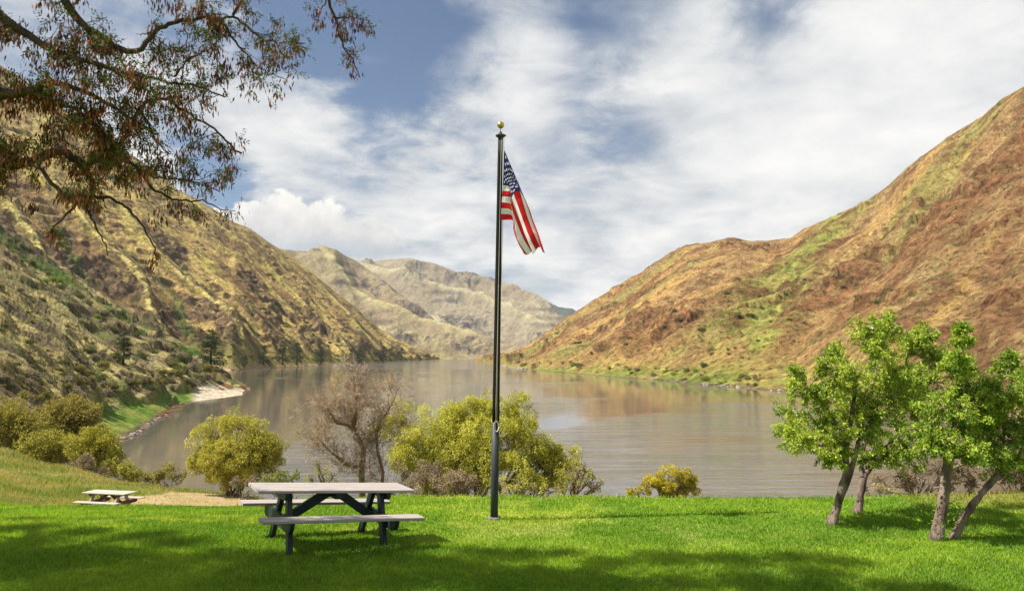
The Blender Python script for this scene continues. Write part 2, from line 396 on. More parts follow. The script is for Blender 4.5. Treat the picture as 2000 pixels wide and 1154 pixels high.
def ledges(X, Y, Z, period, seed, lo=.0, hi=.45, fr=60):
    """basalt ledges: returns height change and rock mask"""
    m = sst(lo, hi, fbm(X/fr, Y/fr, 5, seed))
    ph = Z/period+.9*fbm(X/(fr*2.2), Y/(fr*2.2), 3, seed+3)
    t = ph-np.floor(ph); st = sst(.30, .62, t)
    dz = (st-t)*period*m
    rock = np.exp(-((t-.46)/.17)**2)*m
    return dz, rock
def ribs(X, Y, n, sp, seed, warp=.55, fr=None):
    fr = fr or sp*3.5
    c = (X*n[0]+Y*n[1])/sp+warp*fbm(X/fr, Y/fr, 4, seed)*2
    t = c-np.floor(c); cell = np.floor(c)
    w = np.where(t < .62, t/.62, (1-t)/.38)       # asymmetric spur: long flank, short flank
    return w, t, cell
def C(*a, k=1.0): return srgb(*a, k=k)

def cliffs(X, Y, Z, seed, fr=45, lo=.1, hi=.4, amp=7):
    """broken columnar crags"""
    m = sst(lo, hi, fbm(X/fr, Y/fr, 4, seed))
    c = np.abs(fbm(X/7, Y/7, 3, seed+7))
    r = m*(.35+.65*sst(.0, .3, c))
    return m*amp*(fbm(X/12, Y/12, 4, seed+9)+.35), r

def fn_left(X, Y, Z, q, vb, L):
    env = sst(0, .10, q)*(1-.75*sst(.86, 1.0, q))*(1-vb)
    w, t, cell = ribs(X, Y, (.66, .75), 74, 3, .62, 300)
    h = _h(cell, cell*0+3, 5)*.5+.5
    w2, t2, c2 = ribs(X, Y, (.66, .75), 23, 13, .8)
    dz = env*(15*w**1.2*(.25+.75*h)+2.2*w2)
    dz2, rk = ledges(X, Y, Z+dz, 13, 41, -.05, .35, 55)
    dz3, rk1 = ledges(X, Y, Z+dz, 6.5, 46, -.15, .3, 26)
    lowm = sst(.55, .05, q)
    dz4, ck = cliffs(X, Y, Z, 61, 60, .10, .34, 9)
    low_ = sst(.42, .12, q)*sst(.02, .08, q); dz6, ck6 = cliffs(X, Y, Z, 66, 38, -.08, .16, 8); dz4 = dz4+dz6*low_; ck = np.maximum(ck, ck6*low_)
    brk = sst(-.15, .3, fbm(X/16, Y/16, 4, 47))*(.35+.65*sst(.75, .35, w)); rk = rk*brk; rk1 = rk1*brk
    ck = ck*mix(.35, 1.0, sst(.75, .3, q)); dz = dz+env*(dz2*.7*brk+dz3*.8*brk+dz4*mix(.35, .8, sst(.75, .3, q)))+env*1.3*fbm(X/9, Y/9, 5, 4)+env*1.0*ridged(X/4.5, Y/4.5, 3, 6)
    n1 = fbm(X/70, Y/70, 5, 71); n2 = fbm(X/14, Y/14, 4, 72); n3 = fbm(X/5, Y/5, 3, 73)
    c = mix(C(182, 158, 98), C(154, 126, 84), sst(-.15, .2, n1+.5*n2)[..., None])
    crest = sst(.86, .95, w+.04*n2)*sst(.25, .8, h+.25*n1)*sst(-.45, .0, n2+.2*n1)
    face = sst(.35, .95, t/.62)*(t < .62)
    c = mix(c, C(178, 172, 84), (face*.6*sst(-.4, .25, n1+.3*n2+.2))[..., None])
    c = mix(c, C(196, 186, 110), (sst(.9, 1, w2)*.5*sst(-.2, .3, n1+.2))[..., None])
    c = mix(c, C(128, 100, 70), (sst(.05, .22, n2+.5*n1+.3*n3)*.55)[..., None])
    bed = fbm(Z/3.2+n1*2, (X+Y)/55, 4, 79); c = mix(c, C(112, 84, 60), (sst(.12, .28, bed+.35*n3)*.6*sst(-.1, .25, n1+n2))[..., None])
    c = mix(c, C(96, 74, 56), np.clip(rk*1.0*sst(-.4, .2, n3+n2), 0, 1)[..., None])
    c = mix(c, C(110, 86, 62), np.clip(rk1*.9*sst(-.3, .2, n3+.3), 0, 1)[..., None])
    c = mix(c, mix(C(70, 58, 50), C(104, 84, 66), sst(-.4, .4, n3)[..., None]), np.clip(ck*1.25, 0, 1)[..., None])
    bed2 = fbm(Z/1.7+n1, (X+Y)/15, 3, 76); c = mix(c, C(104, 80, 58), (sst(.22, .30, bed2)*.55*sst(-.2, .15, n2))[..., None])
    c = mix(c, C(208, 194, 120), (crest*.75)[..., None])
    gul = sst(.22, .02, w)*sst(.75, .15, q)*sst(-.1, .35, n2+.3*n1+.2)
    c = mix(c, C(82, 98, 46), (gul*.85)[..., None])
    low = sst(.12, .0, q); c = mix(c, mix(C(146, 138, 70), C(104, 112, 52), sst(-.2, .3, n2)[..., None]), (low*.75)[..., None])
    sh = sst(.022, .0, q); c = mix(c, C(178, 150, 118), (sh*.9)[..., None])
    # upper hill greyer brown
    c = mix(c, C(140, 120, 82), (sst(.6, 1, q)*.35)[..., None])
    c = mix(c, C(84, 80, 52), (sst(.30, .42, fbm(X/6, Y/6, 3, 78)+.3*n1)*.6)[..., None])
    return dz, c*(.95+.35*n3)[..., None]*.82

def fn_nearleft(X, Y, Z, q, vb, L):
    env = sst(0, .08, q)*(1-.6*sst(.9, 1.0, q))*(1-vb)
    w, t, cell = ribs(X, Y, (.45, .89), 30, 23, .8)
    dz = env*(3.0*w+2.2*fbm(X/22, Y/22, 4, 81)+1.1*fbm(X/5, Y/5, 4, 82)+.5*ridged(X/2, Y/2, 3, 83))
    dz2, rk = ledges(X, Y, Z+dz, 7, 84, .05, .4, 30)
    up = sst(.50, .85, q)
    dz3, ck = cliffs(X, Y, Z, 90, 26, .0, .3, 3.5)
    dz = dz+env*dz2*.4+env*dz3*up*.6
    n1 = fbm(X/35, Y/35, 5, 91); n2 = fbm(X/8, Y/8, 4, 92); n3 = fbm(X/2.2, Y/2.2, 3, 93)
    c = mix(C(188, 172, 112), C(160, 146, 94), sst(-.3, .3, n1+.4*n2)[..., None])
    c = mix(c, C(208, 194, 138), (sst(.05, .45, n2-.4*n1)*.7)[..., None])
    c = mix(c, C(126, 118, 84), (sst(.0, .35, n2*.7+n1)*.6)[..., None])
    c = mix(c, C(92, 104, 58), (sst(.10, .22, fbm(X/16, Y/16, 5, 95)+.35*n3)*.75)[..., None])
    c = mix(c, C(114, 98, 82), (sst(.10, .22, fbm(X/10, Y/10, 5, 97)+.3*n3)*.7)[..., None])
    c = mix(c, C(106, 88, 68), np.clip(rk*.7*sst(-.2, .2, n3+n2), 0, 1)[..., None])
    c = mix(c, mix(C(66, 56, 52), C(110, 92, 76), sst(-.3, .3, n3)[..., None]), np.clip(ck*up*1.4, 0, 1)[..., None])
    gs = np.exp(-((q-.80-.04*n1)/.05)**2)*sst(-.25, .2, n2+.2)
    c = mix(c, C(80, 108, 42), (gs*.9)[..., None])
    px, py = project(X, Y, Z)
    # river bench: bright green turf, gravel rim, pale sand spit (placed by bearing and distance from the water)
    T = X/Y
    Y0 = np.interp(T, L.T, L.dY); Y1 = np.interp(T, L.T, L.cY)
    dsh = (Y-Y0)                                     # metres inland along the bearing
    tl = (T+1-0)                                     # bearing
    grav = sst(15, 7, dsh+3*n2)*sst(-.57, -.55, T)*sst(-.452, -.47, T)
    turf = sst(6, 10, dsh+2*n2)*sst(44, 34, dsh+6*n2)*sst(-.60, -.57, T)*sst(-.455, -.48, T)
    turf = np.maximum(turf, sst(3, 6, dsh)*sst(40, 30, dsh+5*n2)*sst(-.475, -.46, T)*sst(-.425, -.44, T))
    sand = sst(46, 26, dsh+6*n2)*sst(-.448, -.432, T)
    low = sst(.18, .02, q)
    c = mix(c, mix(C(160, 134, 104), C(120, 104, 80), sst(-.3, .3, n2)[..., None]), (low*.6)[..., None])
    c = mix(c, mix(C(112, 144, 56), C(144, 154, 74), sst(-.2, .4, n2)[..., None]), (turf*.95)[..., None])
    c = mix(c, mix(C(150, 128, 106), C(100, 86, 74), sst(-.3, .3, n3+n2)[..., None]), np.clip(grav, 0, 1)[..., None])
    c = mix(c, C(214, 200, 176, k=1.0), (sand)[..., None])
    flat = np.clip(turf+grav+sand, 0, 1)
    return dz*(1-flat), c*(.95+.4*n3)[..., None]*.74

def streak(X, Y, sp, seed, k=1.0, stretch=9):
    n = (1/math.sqrt(1+k*k), -k/math.sqrt(1+k*k)); d = (n[1], -n[0])
    u = (X*n[0]+Y*n[1])/sp; w = (X*d[0]+Y*d[1])/(sp*stretch)
    return fbm(u, w, 5, seed)
def fn_right(X, Y, Z, q, vb, L):
    env = sst(0, .12, q)*(1-.7*sst(.88, 1.0, q))*(1-vb)
    w, t, cell = ribs(X, Y, (.72, -.69), 95, 33, .6)
    w2, t2, c2 = ribs(X, Y, (.72, -.69), 21, 34, .9)
    dz = env*(9*w+1.3*w2+3*fbm(X/40, Y/40, 4, 101)+1.3*fbm(X/8, Y/8, 5, 102)+.9*ridged(X/4, Y/4, 3, 103))
    dz2, rk = ledges(X, Y, Z+dz, 12, 104, .0, .4, 45)
    dz5, rk2 = ledges(X, Y, Z+dz, 5, 144, -.1, .35, 22)
    dz3, ck = cliffs(X, Y, Z, 110, 40, .20, .42, 6)
    brk = sst(-.1, .35, fbm(X/18, Y/18, 4, 147)); rk = rk*brk; rk2 = rk2*brk; ck = ck*.8
    dz = dz+env*(dz2*.7*brk+dz5*.8*brk+dz3*.9)
    n1 = fbm(X/80, Y/80, 5, 111); n2 = fbm(X/14, Y/14, 4, 112); n3 = fbm(X/4, Y/4, 3, 113)
    s1 = streak(X, Y, 24, 121, 1.0); s2 = streak(X, Y, 55, 122, 1.0, 6); s3 = streak(X, Y, 9, 123, 1.1, 14)
    c = mix(C(174, 142, 96), C(172, 150, 102), sst(-.3, .3, n1+.5*s1)[..., None])
    c = mix(c, C(130, 96, 68), (sst(.00, .12, s1*.7+.5*n2+.45*n3+.1*s3)*.8)[..., None])
    c = mix(c, C(202, 166, 98), (sst(.08, .35, -s1+.6*s3)*.55)[..., None])
    c = mix(c, C(178, 124, 80), (sst(.05, .3, n1-.4*s2)*.3)[..., None])
    c = mix(c, C(152, 152, 84), (sst(.10, .28, s2+.30*s3-.1*n1+.3*n3)*.65)[..., None])
    # the long green draw down the middle of the slope
    T = X/Y; g0 = .485-.33*(1-sst(0.0, 1.0, q)**.8)
    draw = np.exp(-((T-(.30+.175*q)+.02*n2)/(.022+.035*(1-q)))**2)*sst(1.0, .9, q)*sst(.02, .12, q)
    c = mix(c, mix(C(156, 166, 78), C(136, 148, 70), sst(-.3, .3, n2)[..., None]), np.clip(draw*(.8+.7*s3), 0, .9)[..., None])
    c = mix(c, C(112, 78, 54), np.clip(rk*sst(-.35, .25, n3+n2), 0, 1)[..., None]*.85)
    c = mix(c, C(124, 88, 60), np.clip(rk2*sst(-.2, .3, n3+n2), 0, 1)[..., None]*.8)
    c = mix(c, mix(C(86, 62, 48), C(140, 98, 66), sst(-.3, .3, n3)[..., None]), np.clip(ck*1.1, 0, 1)[..., None])
    bed = fbm(Z/3.5+n1*2, (X-Y)/60, 4, 139); c = mix(c, C(120, 84, 58), (sst(.12, .26, bed+.35*n3)*.6*sst(-.15, .2, n1+n2))[..., None])
    c = mix(c, C(88, 80, 48), (sst(.30, .38, fbm(X/6, Y/6, 3, 138)+.3*n1)*.55)[..., None])
    bed2 = fbm(Z/1.8+n1, (X-Y)/16, 3, 136); c = mix(c, C(108, 76, 54), (sst(.20, .28, bed2)*.6*sst(-.2, .15, n2+.3*s1))[..., None])
    low = sst(.2, .03, q)*sst(.62, .3, T)
    c = mix(c, mix(C(164, 154, 84), C(176, 146, 92), sst(-.2, .3, n2+n1)[..., None]), (low*.75)[..., None])
    c = mix(c, C(128, 140, 64), (sst(.07, .02, q)*sst(.0, .3, n1+.5*n2+.1)*.9)[..., None])
    sh = sst(.012, .0, q); c = mix(c, C(120, 104, 84), (sh*.9)[..., None])
    return dz*(1-.8*sst(.08, 0, q)), c*(.95+.5*n3)[..., None]*.66

def fn_far(base, alt, dark, light, amp, sp, n, seed, k):
    def f(X, Y, Z, q, vb, L):
        env = sst(0, .12, q)*(1-.8*sst(.9, 1.0, q))*(1-vb)
        w, t, cell = ribs(X, Y, n, sp, seed, .6); w2, t2, c2 = ribs(X, Y, n, sp*.3, seed+5, .8)
        dz = env*(amp*w+amp*.25*w2+amp*.25*fbm(X/60, Y/60, 4, seed+6))
        n1 = fbm(X/200, Y/200, 5, seed+7); n2 = fbm(X/45, Y/45, 4, seed+8); n3 = fbm(X/14, Y/14, 3, seed+9)
        dz2, rk = ledges(X, Y, Z+dz, 40, seed+11, .0, .4, 130)
        dz3, ck = cliffs(X, Y, Z, seed+12, 110, .12, .4, amp*.35)
        c = mix(base, alt, sst(-.3, .3, n1+.4*n2)[..., None])
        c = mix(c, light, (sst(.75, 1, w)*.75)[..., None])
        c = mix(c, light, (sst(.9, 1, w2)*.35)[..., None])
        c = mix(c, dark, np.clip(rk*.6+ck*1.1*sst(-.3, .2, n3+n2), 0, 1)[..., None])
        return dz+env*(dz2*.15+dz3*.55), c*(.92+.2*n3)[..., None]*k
    return f

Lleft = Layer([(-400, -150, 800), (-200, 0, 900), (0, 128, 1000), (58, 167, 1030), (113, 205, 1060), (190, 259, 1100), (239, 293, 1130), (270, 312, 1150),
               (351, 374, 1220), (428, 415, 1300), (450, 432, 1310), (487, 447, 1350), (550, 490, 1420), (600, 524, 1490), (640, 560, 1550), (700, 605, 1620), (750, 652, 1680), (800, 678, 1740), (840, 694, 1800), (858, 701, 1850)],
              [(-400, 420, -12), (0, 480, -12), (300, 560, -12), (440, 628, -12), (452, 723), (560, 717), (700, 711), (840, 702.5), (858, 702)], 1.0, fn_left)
Lnear = Layer([(-400, 200, 300), (-100, 368, 340), (0, 432, 350), (60, 480, 358), (100, 505, 365), (200, 575, 380), (300, 640, 390), (380, 690, 380), (430, 722, 350), (455, 748, 310), (478, 763, 290), (490, 767, 275)],
              [(-400, 50, -7), (0, 55, -7), (130, 66, -9), (190, 96, -12), (235, 868), (270, 850), (300, 828), (335, 803), (365, 788), (400, 781), (440, 776), (490, 769)], 1.25, fn_nearleft)
Lright = Layer([(935, 704, 1300), (1000, 696, 1280), (1020, 688, 1230), (1040, 676, 1210), (1080, 650, 1180), (1110, 622, 1160), (1180, 575, 1150), (1240, 540, 1120), (1280, 515, 1100), (1310, 496, 1100), (1340, 479, 1090), (1380, 476, 1080),
                (1435, 467, 1060), (1470, 472, 1030), (1500, 472, 1000), (1545, 467, 950), (1575, 448, 920), (1640, 420, 870), (1700, 388, 830), (1735, 364, 800), (1770, 330, 780), (1830, 288, 740), (1900, 240, 690), (1960, 196, 650), (2000, 173, 620), (2200, 20, 540), (2500, -200, 460)],
               [(935, 706), (1000, 717), (1080, 726), (1200, 736), (1360, 750), (1500, 762), (1700, 785), (2000, 820), (2200, 840), (2500, 860)], 1.12, fn_right)
LfarA = Layer([(400, 480, 2300), (560, 488, 2300), (600, 496, 2350), (628, 488, 2400), (655, 489, 2400), (700, 514, 2450), (760, 560, 2350), (830, 620, 2250), (900, 665, 2150), (960, 694, 2050), (1000, 699, 2000)],
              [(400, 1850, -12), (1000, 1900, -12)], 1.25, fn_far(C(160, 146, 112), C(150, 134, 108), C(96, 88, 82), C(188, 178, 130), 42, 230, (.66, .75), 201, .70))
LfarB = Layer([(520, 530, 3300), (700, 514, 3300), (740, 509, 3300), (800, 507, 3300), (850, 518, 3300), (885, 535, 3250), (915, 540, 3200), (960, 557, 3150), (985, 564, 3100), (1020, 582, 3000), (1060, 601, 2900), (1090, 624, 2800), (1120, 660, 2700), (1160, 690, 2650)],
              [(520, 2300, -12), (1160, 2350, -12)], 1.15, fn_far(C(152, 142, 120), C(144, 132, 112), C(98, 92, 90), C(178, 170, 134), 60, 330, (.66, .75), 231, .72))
LfarC = Layer([(880, 600, 5600), (960, 555, 5600), (1000, 570, 5500), (1050, 590, 5400), (1090, 602, 5200), (1120, 607, 5200), (1160, 640, 5100), (1230, 690, 5000)],
              [(880, 4600, -12), (1230, 4600, -12)], 1.1, fn_far(C(96, 110, 100), C(86, 98, 92), C(70, 78, 80), C(120, 128, 104), 60, 500, (.66, .75), 261, .55))
fx = lambda px: (px-1000)/FPX
mt_hill = mat_terrain('hill_grass_and_rock', .28, 1.0, 2.6, .38, .34, .50)
mt_left = mat_terrain('left_hill_grass_and_rock', .28, .9, 2.2, .30, .34, .36)
mt_hill2 = mat_terrain('near_hill_grass_and_rock', .75, 1.0, 1.1, .40, .9, .50)
mt_far = mat_terrain('far_hill_grass_and_rock', .08, .8, 4.5, .22, .09, .25)
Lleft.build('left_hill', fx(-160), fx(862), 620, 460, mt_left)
Lnear.build('left_river_bank_hill', fx(-160), fx(492), 430, 330, mt_hill2)
Lright.build('right_hill', fx(930), fx(2200), 760, 380, mt_hill)
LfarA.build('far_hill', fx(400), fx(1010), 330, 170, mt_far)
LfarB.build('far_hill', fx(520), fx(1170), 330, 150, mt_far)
LfarC.build('far_hill', fx(880), fx(1230), 160, 70, mt_far)

# valley floor far below everything, river on top
def flats():
    m = MB(); r = 9000
    g = np.linspace(-r, r, 12)
    X, Y = np.meshgrid(g, g); Z = X*0-19
    o = mesh_np('ground', np.stack([X, Y, Z], -1).reshape(-1, 3), grid_faces(12, 12), mat_col('valley_soil', (.2, .16, .09), (.14, .12, .07), .01)); tag(o, kind='structure')
    # river sheet
    V = [(-600, 15, -12), (1500, 15, -12), (1500, 2600, -12), (-600, 2600, -12)]
    m_, nt, b, out = newmat('river_water'); N = nt.nodes; L = nt.links
    b.inputs['Base Color'].default_value = (.092, .085, .070, 1); b.inputs['Roughness'].default_value = .06; b.inputs['IOR'].default_value = 1.5
    tc = N.new('ShaderNodeTexCoord')
    def nz(scale, st, det, rough=.6, dist=0):
        mp = N.new('ShaderNodeMapping'); mp.inputs['Scale'].default_value = st; L.new(tc.outputs['Object'], mp.inputs[0])
        n = N.new('ShaderNodeTexNoise'); n.inputs['Scale'].default_value = scale; n.inputs['Detail'].default_value = det; n.inputs['Roughness'].default_value = rough
        n.inputs['Distortion'].default_value = dist
        L.new(mp.outputs[0], n.inputs['Vector']); return n.outputs[0]
    big = nz(.012, (1, .55, 1), 5, .6, 1.2)     # calm and ruffled reaches
    sx = N.new('ShaderNodeSeparateXYZ'); L.new(tc.outputs['Object'], sx.inputs[0])
    def mth(op, a, b=None, c=None):
        n = N.new('ShaderNodeMath'); n.operation = op
        for i, v in enumerate((a, b, c)):
            if v is None: continue
            if isinstance(v, (int, float)): n.inputs[i].default_value = v
            else: L.new(v, n.inputs[i])
        return n.outputs[0]
    def mr(v, a, b, c, d):
        n = N.new('ShaderNodeMapRange'); n.interpolation_type = 'SMOOTHSTEP'; L.new(v, n.inputs[0])
        for i, q in enumerate((a, b, c, d)): n.inputs[i+1].default_value = q
        return n.outputs[0]
    # slack water lies along the left bank, the current runs down the middle and right
    side = mr(sx.outputs[0], -48, -20, 0, 1)
    farr = mr(sx.outputs[1], 560, 760, 0, 1)
    midr = mr(sx.outputs[1], 150, 250, 1, 0)
    ruf = mth('MULTIPLY', mth('MAXIMUM', mth('MULTIPLY', side, midr), farr), 1.0)
    ruf = mth('ADD', ruf, mth('MULTIPLY', mth('SUBTRACT', big, .5), 5.0))
    ruf = mr(ruf, .2, 1.0, .04, 1.0)
    rip = nz(1.1, (.30, 1.3, 1), 5, .65, .4); rip2 = nz(.12, (.35, 1.5, 1), 5, .65, .6)
    rip3 = nz(.42, (.22, 1.3, 1), 4, .6, .5)
    h = mth('ADD', mth('MULTIPLY', rip3, 1.2), mth('ADD', mth('MULTIPLY', rip, .25), mth('MULTIPLY', rip2, 1.4)))
    bp = N.new('ShaderNodeBump'); L.new(h, bp.inputs['Height']); bp.inputs['Distance'].default_value = .42
    lanes = nz(.30, (.10, 1.0, 1), 5, .65, .8)
    L.new(mth('MULTIPLY', ruf, mr(lanes, .40, .60, .22, 1.0)), bp.inputs['Strength']); L.new(bp.outputs[0], b.inputs['Normal'])
    b.inputs['Roughness'].default_value = .06
    o = mesh_np('river', V, [(0, 1, 2, 3)], m_); tag(o, kind='structure')
flats()
# ---------------------------------------------------------------- picnic tables
M_board = mat_col('weathered_boards', (.27, .235, .215), (.38, .34, .315), 5, .75, .5, 40, (.6, 9, 9), detail=8, bdist=.004)
M_dark = mat_col('dark_green_black_paint', (.008, .016, .018), (.014, .026, .027), 12, .5, .25, 60, bdist=.002)
M_pale = mat_col('bleached_boards', (.33, .295, .25), (.42, .375, .32), 5, .8, .3, 40, (.6, 9, 9))
M_red = mat_col('brown_stained_timber', (.10, .05, .03), (.16, .08, .05), 12, .7)
M_steel = mat_col('galvanised_bolt', (.35, .35, .35), (.3, .3, .3), 20, .35, metallic=1)
def picnic_table(name, loc, yaw, tilt, mtop, mbench, mframe, label, mleg=None):
    root = empty(name, loc)
    xa = Vector((math.cos(yaw), math.sin(yaw), tilt)).normalized(); za = (Vector((0, 0, 1))-xa*xa.z).normalized(); ya = za.cross(xa)
    root.rotation_euler = Matrix((xa, ya, za)).transposed().to_euler()
    tag(root, label, 'picnic table')
    L = 1.075
    m = MB()
    rr = random.Random(5)
    for k in range(5):                                   # five top planks
        y = (k-2)*.138; d = rr.uniform(-.012, .012)
        m.beam((-L+d, y, .735), (L+d, y, .735), .129, .040, ch=.007)
    m.build('tabletop', mtop, root)
    for sgn in (-1, 1):
        m = MB()
        for k in range(2): m.beam((-L, sgn*(.63+(k-.5)*.135), .435), (L, sgn*(.63+(k-.5)*.135), .435), .128, .040, ch=.007)
        m.build('bench_seat', mbench, root)
    XE = .64
    for e in (-1, 1):
        x = e*XE
        for sgn in (-1, 1):                              # splayed legs
            m = MB(); m.beam((x, sgn*.13, .712), (x, sgn*.50, -.02), .062, .125, up=(0, sgn, 0.45))
            m.build('leg', mleg or mframe, root)
        # top bearer, rounded ends
        def bearer(hw, z0, z1, r):
            pts = []
            for sg in (1, -1):
                for k in range(7):
                    a = math.pi/2*k/6
                    if sg == 1: pts.append((hw-r+r*math.cos(-math.pi/2+a), z0+r+r*math.sin(-math.pi/2+a)))
                    else: pts.append((-hw+r+r*math.cos(math.pi+a), z0+r+r*math.sin(math.pi+a)))
                if sg == 1: pts += [(hw, z1), (-hw, z1)]
            return pts
        m = MB(); xo = x+e*.06; m.prism_x(bearer(.34, .615, .714, .08), xo-.028, xo+.028); m.build('top_bearer', mframe, root)
        m = MB(); m.prism_x(bearer(.72, .265, .414, .12), xo-.028, xo+.028); m.build('bench_bearer', mframe, root)
        m = MB(); m.beam((e*.05, 0, .69), (e*(XE-.03), 0, .33), .085, .115, up=(0, 0, 1)); m.build('brace', mframe, root)
    m = MB(); m.prism_x([(-.33, .714), (-.33, .66), (-.27, .625), (.27, .625), (.33, .66), (.33, .714)], -.045, .045); m.build('centre_bearer', mframe, root)
    return root
tc_ = G(-2.54, 10.1)
picnic_table('picnic_table', tc_, math.radians(31), -.092, M_board, M_board, M_dark, 'weathered grey picnic table with dark frame and two attached benches, left of the flagpole')
p2 = P(213, 997, 25.5)
picnic_table('picnic_table', (p2.x, p2.y, p2.z), math.radians(-17), 0.02, M_pale, M_pale, M_red, 'small distant picnic table with bleached top beside the bare straw patch', M_pale).scale = (.86, .86, .86)

# orange marker stake
def stake():
    b = hit(509, 993); m = MB(); m.beam(b-Vector((0, 0, .1)), b+Vector((.005, 0, .19)), .028, .012, ch=.002, up=(0, 1, 0))
    m.lathe([(.016, 0), (.018, .006), (.016, .012)], 8, b+Vector((.005, 0, .188)))
    tag(m.build('marker_stake', mat_col('orange_paint', (.80, .16, .02), (.72, .13, .02), 30, .6)), 'thin orange marker stake in the grass behind the nearer picnic table', 'stake')
stake()

# ---------------------------------------------------------------- flagpole and flag
base = hit(965, 1014)
PY = base.y
top = P(977.5, 268, PY+.02)
M_pole = mat_col('dark_bronze_pole', (.006, .0055, .005), (.011, .010, .009), 14, .6, .1, 60, (1, 1, .1), spec=.12)
M_polelow = mat_col('weathered_pole_paint', (.020, .026, .030), (.038, .046, .050), 25, .55, .2, 80, (1, 1, .15))
M_gold = mat_col('gilded_ball', (.62, .42, .12), (.50, .34, .10), 12, .28, metallic=1)
M_rope = mat_col('halyard_rope', (.55, .50, .42), (.42, .38, .32), 60, .9)
M_conc = mat_col('footing', (.10, .10, .09), (.16, .15, .13), 30, .9)
pole = tag(empty('flagpole', base), 'tall dark metal flagpole with gold ball, standing on the lawn by the river', 'flagpole')
ax = (top-base)
def onp(f, r=0.0, ang=0.0): return (ax*f+Vector((math.cos(ang)*r, math.sin(ang)*r, 0)))
rad = lambda f: mix(.062, .043, max(0, f-.25)/.75)
m = MB(); F_ = np.linspace(.245, 1, 16); m.tube([onp(f) for f in F_], [rad(f) for f in F_], 24); m.build('upper_shaft', M_pole, pole)
m = MB(); m.tube([onp(f) for f in (-.02, .1, .246)], [.064, .0635, .0628], 24); m.build('lower_shaft', M_polelow, pole)
m = MB(); m.lathe([(.12, -.03), (.12, .030), (.105, .042), (.066, .046)], 28); m.build('base_collar', M_conc, pole)
m = MB(); m.lathe([(.045, -.03), (.05, .0), (.078, .008), (.086, .022), (.080, .038), (.05, .05), (.034, .06), (.030, .085), (.018, .09), (.016, .10)], 28, onp(1))
m.beam(onp(1)+Vector((.04, -.01, .02)), onp(1)+Vector((.095, -.02, .02)), .03, .03); m.build('truck', M_polelow, pole)
m = MB(); m.tube([onp(1)+Vector((0, 0, .09)), onp(1)+Vector((.003, 0, .16))], .008, 10); m.build('spindle', M_gold, pole)
m = MB(); br = .062; m.lathe([(max(.002, br*math.sin(a)), -br*math.cos(a)) for a in np.linspace(0, math.pi, 15)], 28, onp(1)+Vector((.003, 0, .215))); m.build('ball', M_gold, pole)
fc = .2365
m = MB(); q = onp(fc, rad(fc)+.012, -math.pi/2+.2)
m.tube([q+Vector((0, 0, -.09)), q+Vector((0, -.015, -.06)), q+Vector((0, -.015, .06)), q+Vector((0, 0, .09))], .010, 8); m.build('cleat', M_polelow, pole)
m = MB()
for k in range(5):
    a = np.linspace(0, 2*math.pi, 22); w_ = .030+.004*k
    m.tube([q+Vector((w_*math.cos(t), -.022-.004*k, (.075+.003*k)*math.sin(t))) for t in a], .006, 6)
rp = [onp(f, rad(f)+.012, -math.pi/2+.35-.35*f) for f in np.linspace(fc, .60, 8)]
rp2 = [onp(f, rad(f)+.015+.012*math.sin(f*9), -.35) for f in np.linspace(.60, 1.0, 12)]
m.tube(rp+rp2, .0055, 6); m.tube([onp(f, rad(f)+.014, -math.pi/2-.1+.4*f) for f in np.linspace(fc, .995, 14)], .0045, 6)
m.build('halyard', M_rope, pole)

